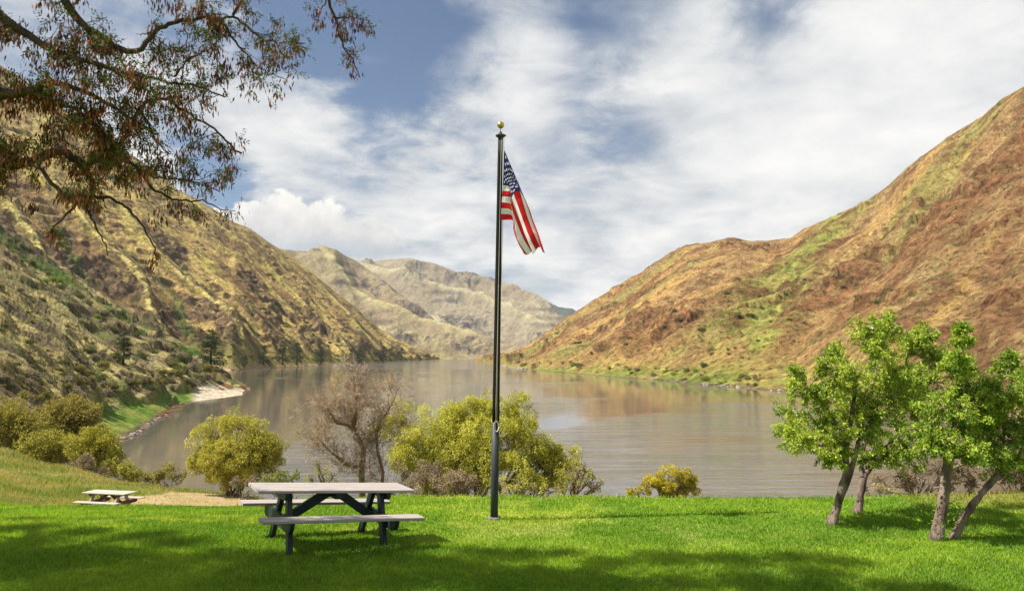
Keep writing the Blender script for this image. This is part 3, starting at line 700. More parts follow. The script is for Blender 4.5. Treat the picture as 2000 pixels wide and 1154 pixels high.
def flag():
    NU, NV = 400, 230
    cu = [0, .15, .4, .7, 1.0]; cv = [0, .25, .54, .77, 1.0]
    K = np.array([
     [(985, 293), (983.5, 328), (982, 362), (980, 395), (978, 430)],
     [(999, 326), (996.5, 345), (994, 364), (997, 398), (1000, 430)],
     [(1029, 397), (1015, 374), (999, 388), (1001, 418), (1003, 444)],
     [(1048, 447), (1033, 436), (1021, 446), (1012, 462), (1010, 470)],
     [(1065, 492), (1053, 484), (1042, 493), (1031, 498), (1022, 492)]], float)
    u = np.linspace(0, 1, NU+1); v = np.linspace(0, 1, NV+1); U, Vv = np.meshgrid(u, v)
    def crv(t, ks, vals):          # smooth interpolation along one axis
        out = np.zeros(t.shape+vals.shape[1:]); ks = np.array(ks)
        d = np.gradient(vals, ks, axis=0)
        j = np.clip(np.searchsorted(ks, t, 'right')-1, 0, len(ks)-2); h = ks[j+1]-ks[j]; s = (t-ks[j])/h
        s = s.reshape(s.shape+(1,)*(vals.ndim-1)); h = h.reshape(s.shape)
        return (2*s**3-3*s**2+1)*vals[j]+(s**3-2*s**2+s)*h*d[j]+(-2*s**3+3*s**2)*vals[j+1]+(s**3-s**2)*h*d[j+1]
    A = crv(u, cu, K)                         # NU+1,5,2
    Q = np.empty((NV+1, NU+1, 2)); fd = np.empty((NV+1, NU+1))
    for i in range(NU+1):                      # cloth doubles back on itself in loose pleats
        r_ = float(sst(.08, .45, u[i])); ph = 2*math.pi*2.45*v+.7+.5*math.sin(u[i]*3)
        vv = np.clip(v+r_*.105*np.sin(ph)-r_*.105*math.sin(.7+.5*math.sin(u[i]*3))*(1-v)-r_*.105*np.sin(ph[-1])*v, -.06, 1.06); Q[:, i] = crv(np.clip(vv, 0, 1), cv, A[i]); fd[:, i] = np.cos(ph)*.05*r_
    # folds running from the top of the hoist towards the fly end
    fold = fd+.012*np.sin(Vv*31+U*3)*sst(0, .2, U)+.05*U*np.sin(Vv*5+1)
    fold += .015*fbm(U*7, Vv*6, 3, 5)
    fold[:] += .03*np.sin(U*9+Vv*2)*sst(.3, 1, U)
    jx = 3.0*np.sin(Vv*19+U*4)*sst(.2, .6, U)*np.sin(U*8+1)
    a, b = ray(Q[..., 0]+jx*.5, Q[..., 1]+3.2*sst(.8, 1, U)*np.sin(Vv*15+1)); Yw = PY-.05-fold
    V_ = np.stack([a*Yw, Yw, CAMZ+b*Yw], -1)
    org = Vector(V_[0, 0]); V_ = V_-np.array(org)
    # cloth pattern per face
    uc = (U[:-1, :-1]+.5/NU); vc = (Vv[:-1, :-1]+.5/NV)
    stripe = (np.floor(vc*13) % 2 == 0)
    red = np.array([.60, .010, .014]); wht = np.array([.84, .83, .82]); blue = np.array([.014, .018, .13])
    col = np.where(stripe[..., None], red, wht); can = (uc < .4) & (vc < 7/13)
    col[can] = blue
    for r_ in range(9):
        n = 6 if r_ % 2 == 0 else 5
        for k in range(n):
            cx_ = (.4/12)*(1+2*k+(0 if n == 6 else 1)); cy_ = (7/13/10)*(r_+1)
            dx = (uc-cx_)*1.9; dy = (vc-cy_); rr_ = np.hypot(dx, dy); an = np.arctan2(dx, -dy)
            aa = (an+math.pi/5) % (2*math.pi/5)-math.pi/5
            star = rr_ < .0310*(math.cos(math.pi/5)*.62)/np.maximum(.05, np.cos(math.pi/5-np.abs(aa)))*1.55
            star &= rr_ < .021
            col[star] = wht
    seam = np.abs((vc*13) % 1-.0) < .03; col[seam & ~can] *= .85
    F = grid_faces(NV+1, NU+1)
    me_o = mesh_np('flag', V_.reshape(-1, 3), F, None, smooth=True)
    me = me_o.data; at = me.color_attributes.new('Col', 'FLOAT_COLOR', 'CORNER')
    cc = np.ones((len(F), 4, 4), np.float32); cc[..., :3] = col.reshape(-1, 1, 3); at.data.foreach_set('color', cc.ravel())
    me.materials.append(mat_leaf('flag_cloth', .75, .30, (1, 1, 1))); me_o.location = org
    tag(me_o, 'stars and stripes flag hanging limp from the top of the flagpole', 'flag')
flag()

# ---------------------------------------------------------------- grass blades
def blades():
    N = 520000
    a = rng.uniform(-.86, .86, N); Y = 1/rng.uniform(1/24., 1/6.6, N)
    k = rng.uniform(0, 1, N) < np.clip(1.25-.03*Y, 0, 1); a = a[k]; Y = Y[k]
    X = a*Y; c, pm, lw = lawn_cols(X, Y)
    edge = sst(15.6, 14.6, Y+.5*fbm(X*1.5, Y*0, 2, 3)); left = sst(-.12, -.2, a)
    keep = rng.uniform(0, 1, len(X)) < np.maximum(edge, left)*(1-pm*.92)+.10
    X, Y, c, lw, pm, a = X[keep], Y[keep], c[keep], lw[keep], pm[keep], a[keep]
    n = len(X); Z = gz(X, Y)
    tuft = fbm(X*1.3, Y*1.3, 3, 200)*.5+fbm(X*5, Y*5, 2, 201)*.5
    hgt = (.036+.032*np.clip(tuft+.3, 0, 1.2))*rng.uniform(.6, 1.35, n)*(1+lw*1.9)*(1+sst(14.5, 16.5, Y)*1.5*(1-lw)*(1-left[keep]))
    wid = .0034*(Y/8)*rng.uniform(.7, 1.3, n)+.001
    th = rng.uniform(0, 2*math.pi, n); lean = rng.uniform(.1, .75, n)*hgt; la = rng.uniform(0, 2*math.pi, n)
    wx = np.cos(th)*wid; wy = np.sin(th)*wid; lx = np.cos(la)*lean; ly = np.sin(la)*lean
    V = np.empty((n, 5, 3)); b = np.stack([X, Y, Z-.004], 1)
    V[:, 0] = b+np.stack([-wx, -wy, 0*wx], 1); V[:, 1] = b+np.stack([wx, wy, 0*wx], 1)
    V[:, 2] = b+np.stack([wx*.8+lx*.35, wy*.8+ly*.35, hgt*.55], 1); V[:, 3] = b+np.stack([-wx*.8+lx*.35, -wy*.8+ly*.35, hgt*.55], 1)
    V[:, 4] = b+np.stack([lx, ly, hgt], 1)
    dead = rng.uniform(0, 1, n) < .06+.25*lw
    c = c*rng.uniform(.72, 1.3, n)[:, None]; c = np.where(dead[:, None], mix(c, np.array([.42, .36, .16]), .7), c)
    i = np.arange(n)[:, None]*5
    T = np.concatenate([i+[0, 1, 2], i+[0, 2, 3], i+[3, 2, 4]], 0)
    o = mesh_np('grass', V.reshape(-1, 3), T, mat_leaf('grass_blade', .5, .42, (1.1, 1.1, .45)), cols=np.repeat(c, 5, 0))
    tag(o, 'short bright green lawn grass around the picnic tables and flagpole', 'grass', kind='stuff')
blades()
def rough_grass():
    N = 150000
    a = rng.uniform(-.86, -.16, N); Y = 1/rng.uniform(1/46., 1/21., N); X = a*Y; c, pm, lw = lawn_cols(X, Y)
    k = rng.uniform(0, 1, N) < np.clip(1-pm*.95, 0, 1)*np.clip(.4+lw, 0, 1); X, Y, c, lw = X[k], Y[k], c[k], lw[k]; n = len(X); Z = gz(X, Y)
    t = fbm(X*.5, Y*.5, 3, 210); h = (.07+.13*np.clip(t+.4, 0, 1)*lw)*rng.uniform(.6, 1.5, n); w = .0016*Y/4*rng.uniform(.7, 1.3, n)
    th = rng.uniform(0, 6.283, n); la = rng.uniform(0, 6.283, n); le = h*rng.uniform(.1, .7, n)
    b = np.stack([X, Y, Z-.01], 1); s = np.stack([np.cos(th)*w, np.sin(th)*w, 0*w], 1); V = np.stack([b-s, b+s, b+np.stack([np.cos(la)*le, np.sin(la)*le, h], 1)], 1)
    c = c*rng.uniform(.75, 1.3, n)[:, None]; d = rng.uniform(0, 1, n) < .35*lw; c = np.where(d[:, None], mix(c, np.array([.46, .40, .20]), .7), c)
    o = mesh_np('rough_grass', V.reshape(-1, 3), np.arange(3*n).reshape(-1, 3), bpy.data.materials['grass_blade'], cols=np.repeat(c, 3, 0))
    tag(o, 'longer half dry yellow green grass on the rise beyond the lawn at left', 'grass', kind='stuff')
rough_grass()
# ---------------------------------------------------------------- trees: generators
def leaves_mesh(name, pos, axis, length, width, cols, mat, parent, fold=.25):
    """one folded rhombus per leaf; pos, axis (N,3)"""
    n = len(pos); axis = axis/(np.linalg.norm(axis, axis=1)[:, None]+1e-9)
    r = rng.normal(size=(n, 3)); side = np.cross(axis, r); side /= np.linalg.norm(side, axis=1)[:, None]+1e-9
    nn = np.cross(axis, side)
    L = np.broadcast_to(length, (n,))[:, None]; Wd = np.broadcast_to(width, (n,))[:, None]
    V = np.empty((n, 4, 3)); mid = pos+axis*L*.45
    V[:, 0] = pos; V[:, 1] = mid+side*Wd*.5+nn*Wd*fold; V[:, 2] = pos+axis*L; V[:, 3] = mid-side*Wd*.5+nn*Wd*fold
    i = np.arange(n)[:, None]*4; T = np.concatenate([i+[0, 1, 2], i+[0, 2, 3]], 0)
    return mesh_np(name, V.reshape(-1, 3), T, mat, parent, cols=np.repeat(cols, 4, 0))
def unit(v): v = np.asarray(v, float); return v/(np.linalg.norm(v)+1e-9)
def curve(p0, p1, n=6, sag=0.0, wob=.06, R=random):
    p0 = np.array(p0, float); p1 = np.array(p1, float); L = np.linalg.norm(p1-p0)
    w = np.array([R.gauss(0, 1) for _ in range(3)])*wob*L; w2 = np.array([R.gauss(0, 1) for _ in range(3)])*wob*.5*L
    t = np.linspace(0, 1, n)[:, None]
    return p0+(p1-p0)*t+w*np.sin(t*math.pi)+w2*np.sin(t*2*math.pi)+np.array([0, 0, sag*L])*np.sin(t*math.pi)
M_bark = mat_col('apple_bark', (.07, .045, .038), (.27, .20, .165), 9, .9, .9, 30, (1, 1, .35), bdist=.02)
M_barkd = mat_col('dark_bark', (.035, .022, .017), (.09, .055, .04), 10, .9, .8, 30, (1, 1, .4), bdist=.015)
M_barkr = mat_col('reddish_bare_bark', (.15, .07, .04), (.27, .16, .10), 6, .9, .6, 20, (1, 1, .4))
M_barkg = mat_col('grey_stem', (.16, .12, .085), (.26, .20, .15), 10, .9, .4, 20)
M_leaf = mat_leaf('leaf', .45, .38)
M_leafm = mat_leaf('fine_leaf', .6, .35, (1.1, 1.1, .6))
M_pod = mat_leaf('seed_pod', .6, .15, (1, .7, .5))

def wrap(verts_px, Y): return [np.array(P(px, py, Y+dy)) for px, py, dy in verts_px]

def fruit_tree(base_px, Yoff, stems, clumps, label, seed, leafk=1.0, hues=((.15, .25, .025), (.50, .56, .07)), blossoms=0, sprout=0):
    """stems: list of ([(px,py,dY)], r0, r1); clumps (px,py,r)"""
    R = random.Random(seed); g = np.random.default_rng(seed)
    b = hit(*base_px); Y0 = b.y
    root = tag(empty('apple_tree', b), label, 'tree', 'leafy trees on the right of the lawn'); B = np.array(b)
    trunk = MB(); nodes = []; noder = []
    for k, (pl, r0, r1) in enumerate(stems):
        pts = wrap(pl, Y0)
        if k == 0: pts[0] = B+np.array([0, 0, -.06])
        pts = np.array(pts); m = len(pts)
        # refine and roughen
        t = np.linspace(0, m-1, (m-1)*4+1); pp = np.stack([np.interp(t, range(m), pts[:, j]) for j in range(3)], 1)
        for j in range(3): pp[1:-1, j] = (pp[:-2, j]+pp[1:-1, j]*2+pp[2:, j])/4
        pp[1:-1] += g.normal(0, .006, (len(pp)-2, 3))
        rr = .86*np.linspace(r0, r1, len(pp)); rr = rr*(1+g.normal(0, .06, len(pp)))
        if k == 0: rr[0] *= 1.35; rr[1] *= 1.15
        trunk.tube(pp-B, rr, 12)
        for q in range(len(pp)//3, len(pp)): nodes.append(pp[q]); noder.append(rr[q])
    trunk.build('trunk', M_bark, root)
    nodes = np.array(nodes); noder = np.array(noder)
    limbs = MB(); LP = []; LA = []; LC = []
    for (px, py, r) in clumps:
        rw = 1.2*r/FPX*Y0; c = np.array(P(px, py, Y0+g.normal(0, .28)))
        d = np.linalg.norm((nodes-c)*np.array([1, 1, 1.0])+np.array([0, 0, .0]), axis=1)+np.maximum(0, nodes[:, 2]-c[2]+.1)*1.5
        j = int(np.argmin(d)); s = nodes[j]
        cv = curve(s, c, 7, .05, .07, R); limbs.tube(cv-B, np.linspace(min(.026, noder[j]*.6), .008, 7), 6)
        nt = int(18*(r/45)**1.3)+8
        for k in range(nt):
            f = g.uniform(.35, 1); st = cv[int(f*6)]
            dr = unit(g.normal(size=3)); dr[2] += .25*g.uniform(-1, 1); e = c+dr*rw*g.uniform(.55, 1.12)*np.array([1, 1.1, .9])
            tw = curve(st, e, 5, .04, .10, R); limbs.tube(tw-B, np.linspace(.006, .0022, 5), 4, False)
            nl = int(g.integers(58, 80)*leafk)
            q = g.uniform(.25, 1.08, nl); p = np.stack([np.interp(q, np.linspace(0, 1, 5), tw[:, j2]) for j2 in range(3)], 1)
            p += g.normal(0, .022, (nl, 3))
            ax_ = (tw[-1]-tw[0])/(np.linalg.norm(tw[-1]-tw[0])+1e-6)*.5+g.normal(0, .55, (nl, 3)); ax_[:, 2] -= .35
            LP.append(p); LA.append(ax_)
            tn = g.uniform(0, 1); cc = mix(np.array(hues[0]), np.array(hues[1]), np.clip(tn+g.normal(0, .28, nl), 0, 1)[:, None]); LC.append(cc)
    limbs.build('branches', M_bark, root)
    if sprout:
        nl = sprout; p = B+np.stack([g.normal(.08, .10, nl), g.normal(0, .08, nl), g.uniform(.02, .6, nl)], 1); LP.append(p); LA.append(g.normal(0, 1, (nl, 3))+[0, 0, .6])
        LC.append(mix(np.array(hues[0]), np.array(hues[1]), g.uniform(0, 1, nl)[:, None]))
    LP = np.concatenate(LP); LA = np.concatenate(LA); LC = np.concatenate(LC); n = len(LP)
    leaves_mesh('foliage', LP-B, LA, g.uniform(.036, .064, n), g.uniform(.019, .031, n), LC, M_leaf, root)
    if blossoms:
        k = g.integers(0, n, blossoms); k = np.repeat(k, 5)
        leaves_mesh('blossom', LP[k]-B+g.normal(0, .01, (len(k), 3))+[0, -.03, 0], g.normal(0, 1, (len(k), 3)), .03, .028, np.tile([.85, .75, .72], (len(k), 1)), M_leaf, root)
    return root

fruit_tree((1622, 1024), 0,
  [([(1622, 1026, 0), (1640, 975, 0), (1655, 920, 0), (1650, 880, .0), (1660, 830, 0), (1668, 780, .05), (1672, 730, .05)], .085, .030),
   ([(1638, 980, 0), (1660, 925, -.03), (1676, 870, -.05), (1680, 820, -.05), (1700, 770, -.1), (1715, 700, 0)], .060, .018),
   ([(1652, 915, 0), (1628, 895, -.1), (1600, 868, -.15), (1570, 850, -.1)], .028, .012),
   ([(1655, 880, 0), (1636, 830, .1), (1610, 790, .1), (1580, 760, 0)], .034, .012)],
  [(1545, 800, 36), (1580, 765, 36), (1600, 815, 44), (1535, 840, 24), (1565, 855, 38), (1610, 862, 40), (1650, 862, 46), (1655, 800, 48), (1695, 830, 46), (1640, 740, 40), (1552, 738, 15), (1553, 720, 10), (1680, 730, 50), (1720, 675, 40), (1690, 660, 34),
   (1700, 630, 25), (1730, 640, 26), (1690, 775, 50), (1745, 770, 44), (1740, 715, 45), (1618, 712, 20), (1635, 690, 20), (1720, 800, 45), (1605, 880, 28), (1640, 890, 24)],
  'full leafy tree with forked leaning trunk and a few white blossoms, leftmost on the lawn', 31, blossoms=26)
fruit_tree((1673, 1001), 0,
  [([(1672, 1002, 0), (1680, 965, 0), (1688, 930, 0), (1702, 905, 0), (1722, 885, .1), (1750, 850, .2), (1775, 790, .2)], .088, .03),
   ([(1686, 935, 0), (1680, 900, .05), (1690, 860, .1), (1720, 810, .1), (1760, 740, .15), (1775, 690, .2)], .055, .014)],
  [(1765, 660, 32), (1792, 690, 40), (1760, 755, 38), (1725, 880, 36), (1768, 850, 48), (1800, 800, 46), (1822, 680, 30), (1810, 650, 22), (1700, 895, 24), (1748, 895, 26), (1815, 745, 40), (1785, 745, 40), (1850, 700, 26), (1780, 885, 30)],
  'leafy tree with a short thick forked trunk, behind the leftmost lawn tree', 32, blossoms=10, hues=((.14, .24, .025), (.45, .52, .07)))
fruit_tree((1826, 1054), 0,
  [([(1826, 1056, 0), (1838, 1000, 0), (1845, 950, 0), (1852, 900, 0), (1862, 855, 0), (1858, 815, 0), (1852, 785, 0), (1854, 766, 0)], .098, .055),
   ([(1860, 860, 0), (1890, 830, .1), (1930, 800, .1), (1950, 780, .1)], .035, .012),
   ([(1850, 905, 0), (1830, 870, -.1), (1800, 850, -.1), (1775, 835, 0)], .035, .012),
   ([(1858, 830, 0), (1880, 780, .1), (1885, 720, .1), (1880, 650, .1)], .030, .008)],
  [(1880, 640, 12), (1878, 665, 16), (1872, 695, 20), (1862, 725, 30), (1836, 795, 40), (1885, 815, 36), (1800, 862, 38), (1836, 870, 34), (1900, 760, 30), (1915, 840, 40), (1795, 735, 22), (1900, 880, 26), (1880, 765, 28), (1820, 830, 40), (1935, 800, 34), (1890, 720, 18)],
  'leafy tree with upright grey trunk broken off among the leaves, second from right', 33, sprout=90, hues=((.12, .225, .02), (.40, .49, .06)), blossoms=4)
fruit_tree((1860, 1050), 0,
  [([(1860, 1050, 0), (1885, 1005, 0), (1915, 965, 0), (1945, 930, .0), (1985, 900, .1), (2040, 870, .2)], .075, .04),
   ([(1945, 930, 0), (1955, 880, .1), (1965, 820, .1), (1975, 740, .1)], .04, .012),
   ([(1985, 900, 0), (2020, 840, -.1), (2040, 780, 0)], .035, .012)],
  [(1965, 722, 28), (1935, 760, 34), (1990, 765, 44), (1950, 825, 46), (2000, 855, 50), (1925, 872, 34), (1960, 900, 30), (2040, 800, 55), (2060, 870, 50), (1972, 700, 16), (2020, 740, 34), (1910, 800, 30), (2070, 760, 40), (1990, 900, 30)],
  'leafy tree leaning far to the right, at the right edge of the lawn', 34, sprout=50, hues=((.11, .21, .02), (.38, .47, .06)))

# ---------------------------------------------------------------- river-bank willows and bushes
def bush(name, base, blobs, Yc, label, cat, hues, seed, leaf=.09, dens=1.0, stems=7, group=None, bark=None, twigs=1.0, droop=.35, mleaf=None, fill=0.0):
    """blobs: (px,py,r_px,dY) puffs of fine foliage round a real stem frame"""
    g = np.random.default_rng(seed); R = random.Random(seed)
    B = np.array(base); root = tag(empty(name, base), label, cat, group); st = MB()
    LP = []; LA = []; LC = []
    cen = [(np.array(P(px, py, Yc+dy)), 1.12*r/FPX*Yc) for px, py, r, dy in blobs]
    hubs = []
    for k in range(int(fill*len(cen))):
        i, j = g.integers(0, len(blobs), 2); c = (cen[i][0]+cen[j][0])/2; r = min(cen[i][1], cen[j][1])
        if np.linalg.norm(cen[i][0]-cen[j][0]) < 3.0*r: cen.append((c+g.normal(0, .15, 3)*r, r*.9))
        elif k % 2: cen.append((mix(cen[i][0], B+np.array([0, -.3, .2]), g.uniform(.25, .5)), r))
    for k in range(stems):
        c, r = cen[int(g.integers(len(cen)))]; h = mix(B, c, .55)+g.normal(0, .12, 3); h0 = B+np.array([g.normal(0, .12), g.normal(0, .1), -.15])
        cv = curve(h0, h, 6, .08, .10, R); st.tube(cv-B, np.linspace(.10, .05, 6)*min(1.0, np.linalg.norm(c-B)/4), 7); hubs += [cv[3], cv[4], cv[5]]
    hubs = np.array(hubs)
    for c, r in cen:
        j = int(np.argmin(np.linalg.norm(hubs-c, axis=1))); cv = curve(hubs[j], c, 6, .06, .10, R); st.tube(cv-B, np.linspace(.04, .015, 6), 5)
        tn = g.normal(0, .12)
        for k in range(int(9*twigs)):
            e = c+unit(g.normal(size=3))*r*g.uniform(.6, 1.0); tw = curve(cv[int(g.integers(3, 6))], e, 5, .06, .12, R); st.tube(tw-B, np.linspace(.012, .004, 5), 3, False)
        n = int(dens*1000*(r/.5)**2*(.085/leaf)**1.2)
        # sub-puffs so that the outline is uneven and gaps stay open
        ns = max(5, int(16*(r/.8))); sc = c+np.array([unit(g.normal(size=3)) for _ in range(ns)])*r*g.uniform(.45, .95, (ns, 1)); sr = r*g.uniform(.20, .42, ns)
        k = g.integers(0, ns, n); d = g.normal(size=(n, 3)); d /= np.linalg.norm(d, axis=1)[:, None]
        p = sc[k]+d*(sr[k]*g.uniform(.35, 1.05, n)**.6)[:, None]
        LP.append(p); a = d*.8+g.normal(0, .5, (n, 3)); a[:, 2] -= droop-.3*(d[:, 2] > .2); LA.append(a)
        tt = np.clip(.5+tn+g.normal(0, .15, ns)[k]+g.normal(0, .2, n), 0, 1); LC.append(mix(np.array(hues[0]), np.array(hues[1]), tt[:, None]))
    st.build('stems', bark or M_barkg, root)
    LP = np.concatenate(LP); LA = np.concatenate(LA); LC = np.concatenate(LC); n = len(LP)
    leaves_mesh('foliage', LP-B, LA, leaf*g.uniform(.8, 1.5, n), leaf*.5*g.uniform(.7, 1.3, n), LC, mleaf or M_leafm, root)
    return root
OL = ((.24, .23, .04), (.54, .50, .09)); OL2 = ((.23, .195, .05), (.48, .40, .10)); BR = ((.22, .16, .10), (.42, .33, .22)); YG = ((.30, .30, .05), (.50, .46, .10))
GY = Vector
def gb(px, Y):
    X = float(ray(px, 900)[0])*Y; return G(X, Y)
bush('willow_tree', gb(935, 24.5), [(765, 840, 32, 0), (790, 815, 28, 0), (800, 870, 42, -.3), (845, 840, 44, .2), (860, 895, 44, -.3), (880, 815, 30, .3), (905, 800, 30, .2), (920, 850, 46, 0), (940, 800, 30, .3), (975, 795, 32, .2),
     (1010, 792, 28, .2), (1012, 830, 34, 0), (985, 860, 46, -.3), (950, 905, 44, -.5), (1030, 880, 44, 0), (1010, 920, 40, -.4), (1065, 890, 34, .2), (1080, 925, 34, 0), (900, 900, 44, -.5), (1105, 895, 26, .2), (1050, 940, 26, -.2), (855, 935, 30, -.5), (785, 905, 22, 0)],
     24.5, 'large spreading olive yellow willow behind the flagpole at the lawn edge', 'tree', ((.33, .32, .045), (.68, .65, .12)), 41, leaf=.058, dens=1.15, stems=12, fill=1.6)
bush('willow_tree', gb(1120, 23.5), [(1108, 925, 24, 0), (1125, 905, 20, 0), (1140, 925, 16, 0), (1118, 945, 20, -.2), (1150, 940, 14, .1), (1165, 950, 12, 0), (1175, 943, 7, 0), (1098, 952, 16, 0)],
     23.5, 'low sprawling branch-like bush with thin yellow leaves, right end of the big willow', 'tree', YG, 42, leaf=.06, dens=.45, stems=6, twigs=1.6, bark=M_barkr)
bush('bush', gb(885, 21), [(800, 945, 22, 0), (825, 930, 26, .3), (860, 945, 26, 0), (895, 940, 26, 0), (920, 950, 22, 0), (845, 915, 20, .5), (785, 925, 14, .4)],
     21, 'dry brown twiggy bush at the foot of the big willow', 'bush', BR, 43, leaf=.05, dens=.8, stems=14, twigs=3)
bush('bush', gb(1010, 19), [(990, 950, 16, 0), (1015, 942, 15, .2), (1040, 950, 14, 0), (1065, 952, 12, 0), (1085, 957, 9, 0)],
     19, 'small lime yellow bush beside the flagpole on the lawn edge', 'bush', YG, 44, leaf=.05, dens=.8, stems=8)
bush('willow_tree', gb(455, 31), [(400, 865, 28, 0), (430, 840, 28, 0), (465, 833, 28, 0), (500, 850, 28, 0), (525, 880, 28, 0), (470, 880, 42, -.4), (420, 900, 34, -.2), (500, 905, 36, -.3), (385, 905, 24, 0), (450, 920, 30, -.3), (535, 905, 20, 0), (390, 885, 22, 0), (515, 865, 26, .2)],
     31, 'rounded olive willow growing by the water behind the nearer picnic table', 'tree', ((.32, .29, .05), (.62, .57, .12)), 45, leaf=.07, dens=1.0, stems=10, fill=1.4)
bush('bush', gb(560, 24), [(545, 936, 16, 0), (570, 930, 13, 0), (520, 940, 13, 0)], 24, 'small green and yellow bush just above the left end of the near tabletop', 'bush', ((.13, .16, .03), (.34, .33, .06)), 46, leaf=.06, dens=1, stems=6)
bush('bush', gb(480, 25), [(460, 940, 12, 0), (488, 938, 13, 0), (505, 944, 10, 0)], 25, 'grey brown brushwood at the foot of the rounded willow', 'bush', BR, 47, leaf=.05, dens=.8, stems=10, twigs=2.5)
bush('bush', gb(640, 23.5), [(605, 935, 12, 0), (625, 922, 16, 0), (650, 930, 15, 0), (618, 905, 9, 0)], 23.5, 'thin yellow flowering bush behind the near tabletop, left of the bare tree', 'bush', YG, 48, leaf=.04, dens=.30, stems=12, twigs=2)
bush('bush', gb(770, 20), [(760, 950, 12, 0), (785, 958, 12, 0), (735, 952, 10, 0), (815, 960, 10, 0)], 20, 'pale dry weeds at the lawn edge behind the right end of the near table', 'bush', ((.30, .26, .13), (.46, .40, .24)), 49, leaf=.05, dens=.7, stems=10, twigs=2)
bush('bush', gb(1300, 21), [(1255, 955, 16, 0), (1280, 940, 18, 0), (1310, 932, 22, 0), (1340, 932, 20, 0), (1352, 950, 18, 0), (1300, 958, 20, 0), (1235, 962, 10, 0)],
     21, 'golden yellow bush alone on the lawn edge between willow and right trees', 'bush', ((.36, .31, .03), (.62, .53, .06)), 50, leaf=.045, dens=1.5, stems=8, fill=2.5)
# left bank thicket
LT = [  # px, py, r, Y, hues, label
 ([(95, 805, 30, 0), (130, 790, 32, 0), (165, 800, 30, 0), (120, 825, 30, 0), (160, 830, 24, 0)], 52, OL2, 'rounded brownish olive tree with a dark fork, upper of the left bank thicket'),
 ([(30, 800, 32, 0), (0, 820, 36, 0), (60, 830, 34, 0), (20, 850, 36, 0), (-40, 830, 40, 0)], 50, ((.23, .20, .045), (.50, .44, .09)), 'brown olive thicket shrub at the left edge of the picture'),
 ([(80, 860, 34, 0), (120, 865, 34, 0), (50, 870, 24, 0), (100, 890, 22, 0)], 46, ((.23, .22, .04), (.52, .48, .08)), 'olive shrub low in the left thicket above the dry grass'),
 ([(150, 860, 30, 0), (185, 848, 26, 0), (205, 870, 28, 0), (170, 885, 30, 0), (215, 895, 24, 0), (225, 875, 16, 0)], 44, ((.28, .27, .04), (.60, .55, .08)), 'bright yellow olive shrub on the right flank of the left thicket'),
 ([(235, 905, 20, 0), (255, 912, 16, 0), (205, 905, 18, 0), (275, 918, 12, 0)], 40, OL, 'low yellow olive shrub where the left thicket meets the water'),
 ([(150, 900, 18, 0), (180, 907, 16, 0), (200, 915, 12, 0), (165, 890, 14, 0)], 38, BR, 'grey leafless brush in front of the left thicket'),
 ([(330, 912, 16, 0), (350, 918, 14, 0), (312, 920, 12, 0)], 34, OL2, 'small brown olive bush left of the rounded willow'),
 ([(288, 922, 12, 0), (302, 928, 9, 0)], 35, OL2, 'tiny olive bush at the end of the left thicket'),
]
for i, (bl, Yc, hu, lab) in enumerate(LT):
    bl = [(b[0], b[1]+9, b[2]*.92, b[3]) for b in bl]; hu = tuple(tuple(c*.86 for c in h) for h in hu); mx_ = sum(b[0] for b in bl)/len(bl); bush('shrub', gb(mx_, Yc), bl, Yc, lab, 'bush', hu, 60+i, leaf=.0026*Yc, dens=.95*(31/Yc)**.5*.8, stems=7, fill=1.2)
# brush behind the right-hand trees
bush('bush', gb(1790, 17.5), [(1720, 945, 16, 0), (1750, 930, 22, 0), (1790, 925, 26, 0), (1830, 915, 28, 0), (1870, 920, 26, 0), (1900, 905, 28, 0), (1780, 950, 18, 0), (1850, 945, 20, 0), (1900, 945, 16, 0)],
     17.5, 'tangled leafless brown brush behind the right-hand trees', 'bush', BR, 71, leaf=.035, dens=.9, stems=26, twigs=7)
bush('bush', gb(1975, 17), [(1940, 930, 22, 0), (1975, 935, 26, 0), (2010, 930, 30, 0), (1960, 910, 18, 0), (2040, 920, 30, 0)], 17, 'dark brown leafy bush at the right edge behind the leaning tree', 'bush', ((.07, .06, .02), (.16, .13, .05)), 72, leaf=.05, dens=.9, stems=12, twigs=4)
bush('bush', gb(1710, 16), [(1690, 958, 9, 0), (1715, 955, 11, 0), (1740, 958, 9, 0)], 16, 'pale yellow weeds at the lawn edge beyond the right-hand trunks', 'bush', ((.40, .34, .12), (.52, .44, .2)), 73, leaf=.04, dens=.6, stems=8, twigs=2)

# ---------------------------------------------------------------- bare tree
def twiggy(mb, p, d, L, r, lev, R, g, tips, maxlev=5, n=5, up=.12, spread=.75):
    pts = [np.array(p)]; dd = unit(d)
    for k in range(n):
        dd = unit(dd+np.array([R.gauss(0, .22), R.gauss(0, .22), R.gauss(0, .20)+up*.5])); pts.append(pts[-1]+dd*L/n)
    pts = np.array(pts); r1 = r*.5; mb.tube(pts, np.maximum(np.linspace(r, r1, n+1), .0046), 8 if lev < 2 else (5 if lev < 3 else 3), lev == 0)
    if lev >= maxlev: tips.append((pts[-1], dd)); return
    for k in range(R.choice([3, 4, 4, 5]) if lev else 6):
        i = R.randint(max(1, n//3), n); q = unit(np.cross(pts[i]-pts[i-1], g.normal(size=3)))
        nd = unit(unit(pts[i]-pts[i-1])*(1-spread*.45)+q*spread+np.array([0, 0, up]))
        twiggy(mb, pts[i], nd, L*R.uniform(.55, .8), mix(r, r1, i/n)*.62, lev+1, R, g, tips, maxlev, max(3, n-1), up, spread)
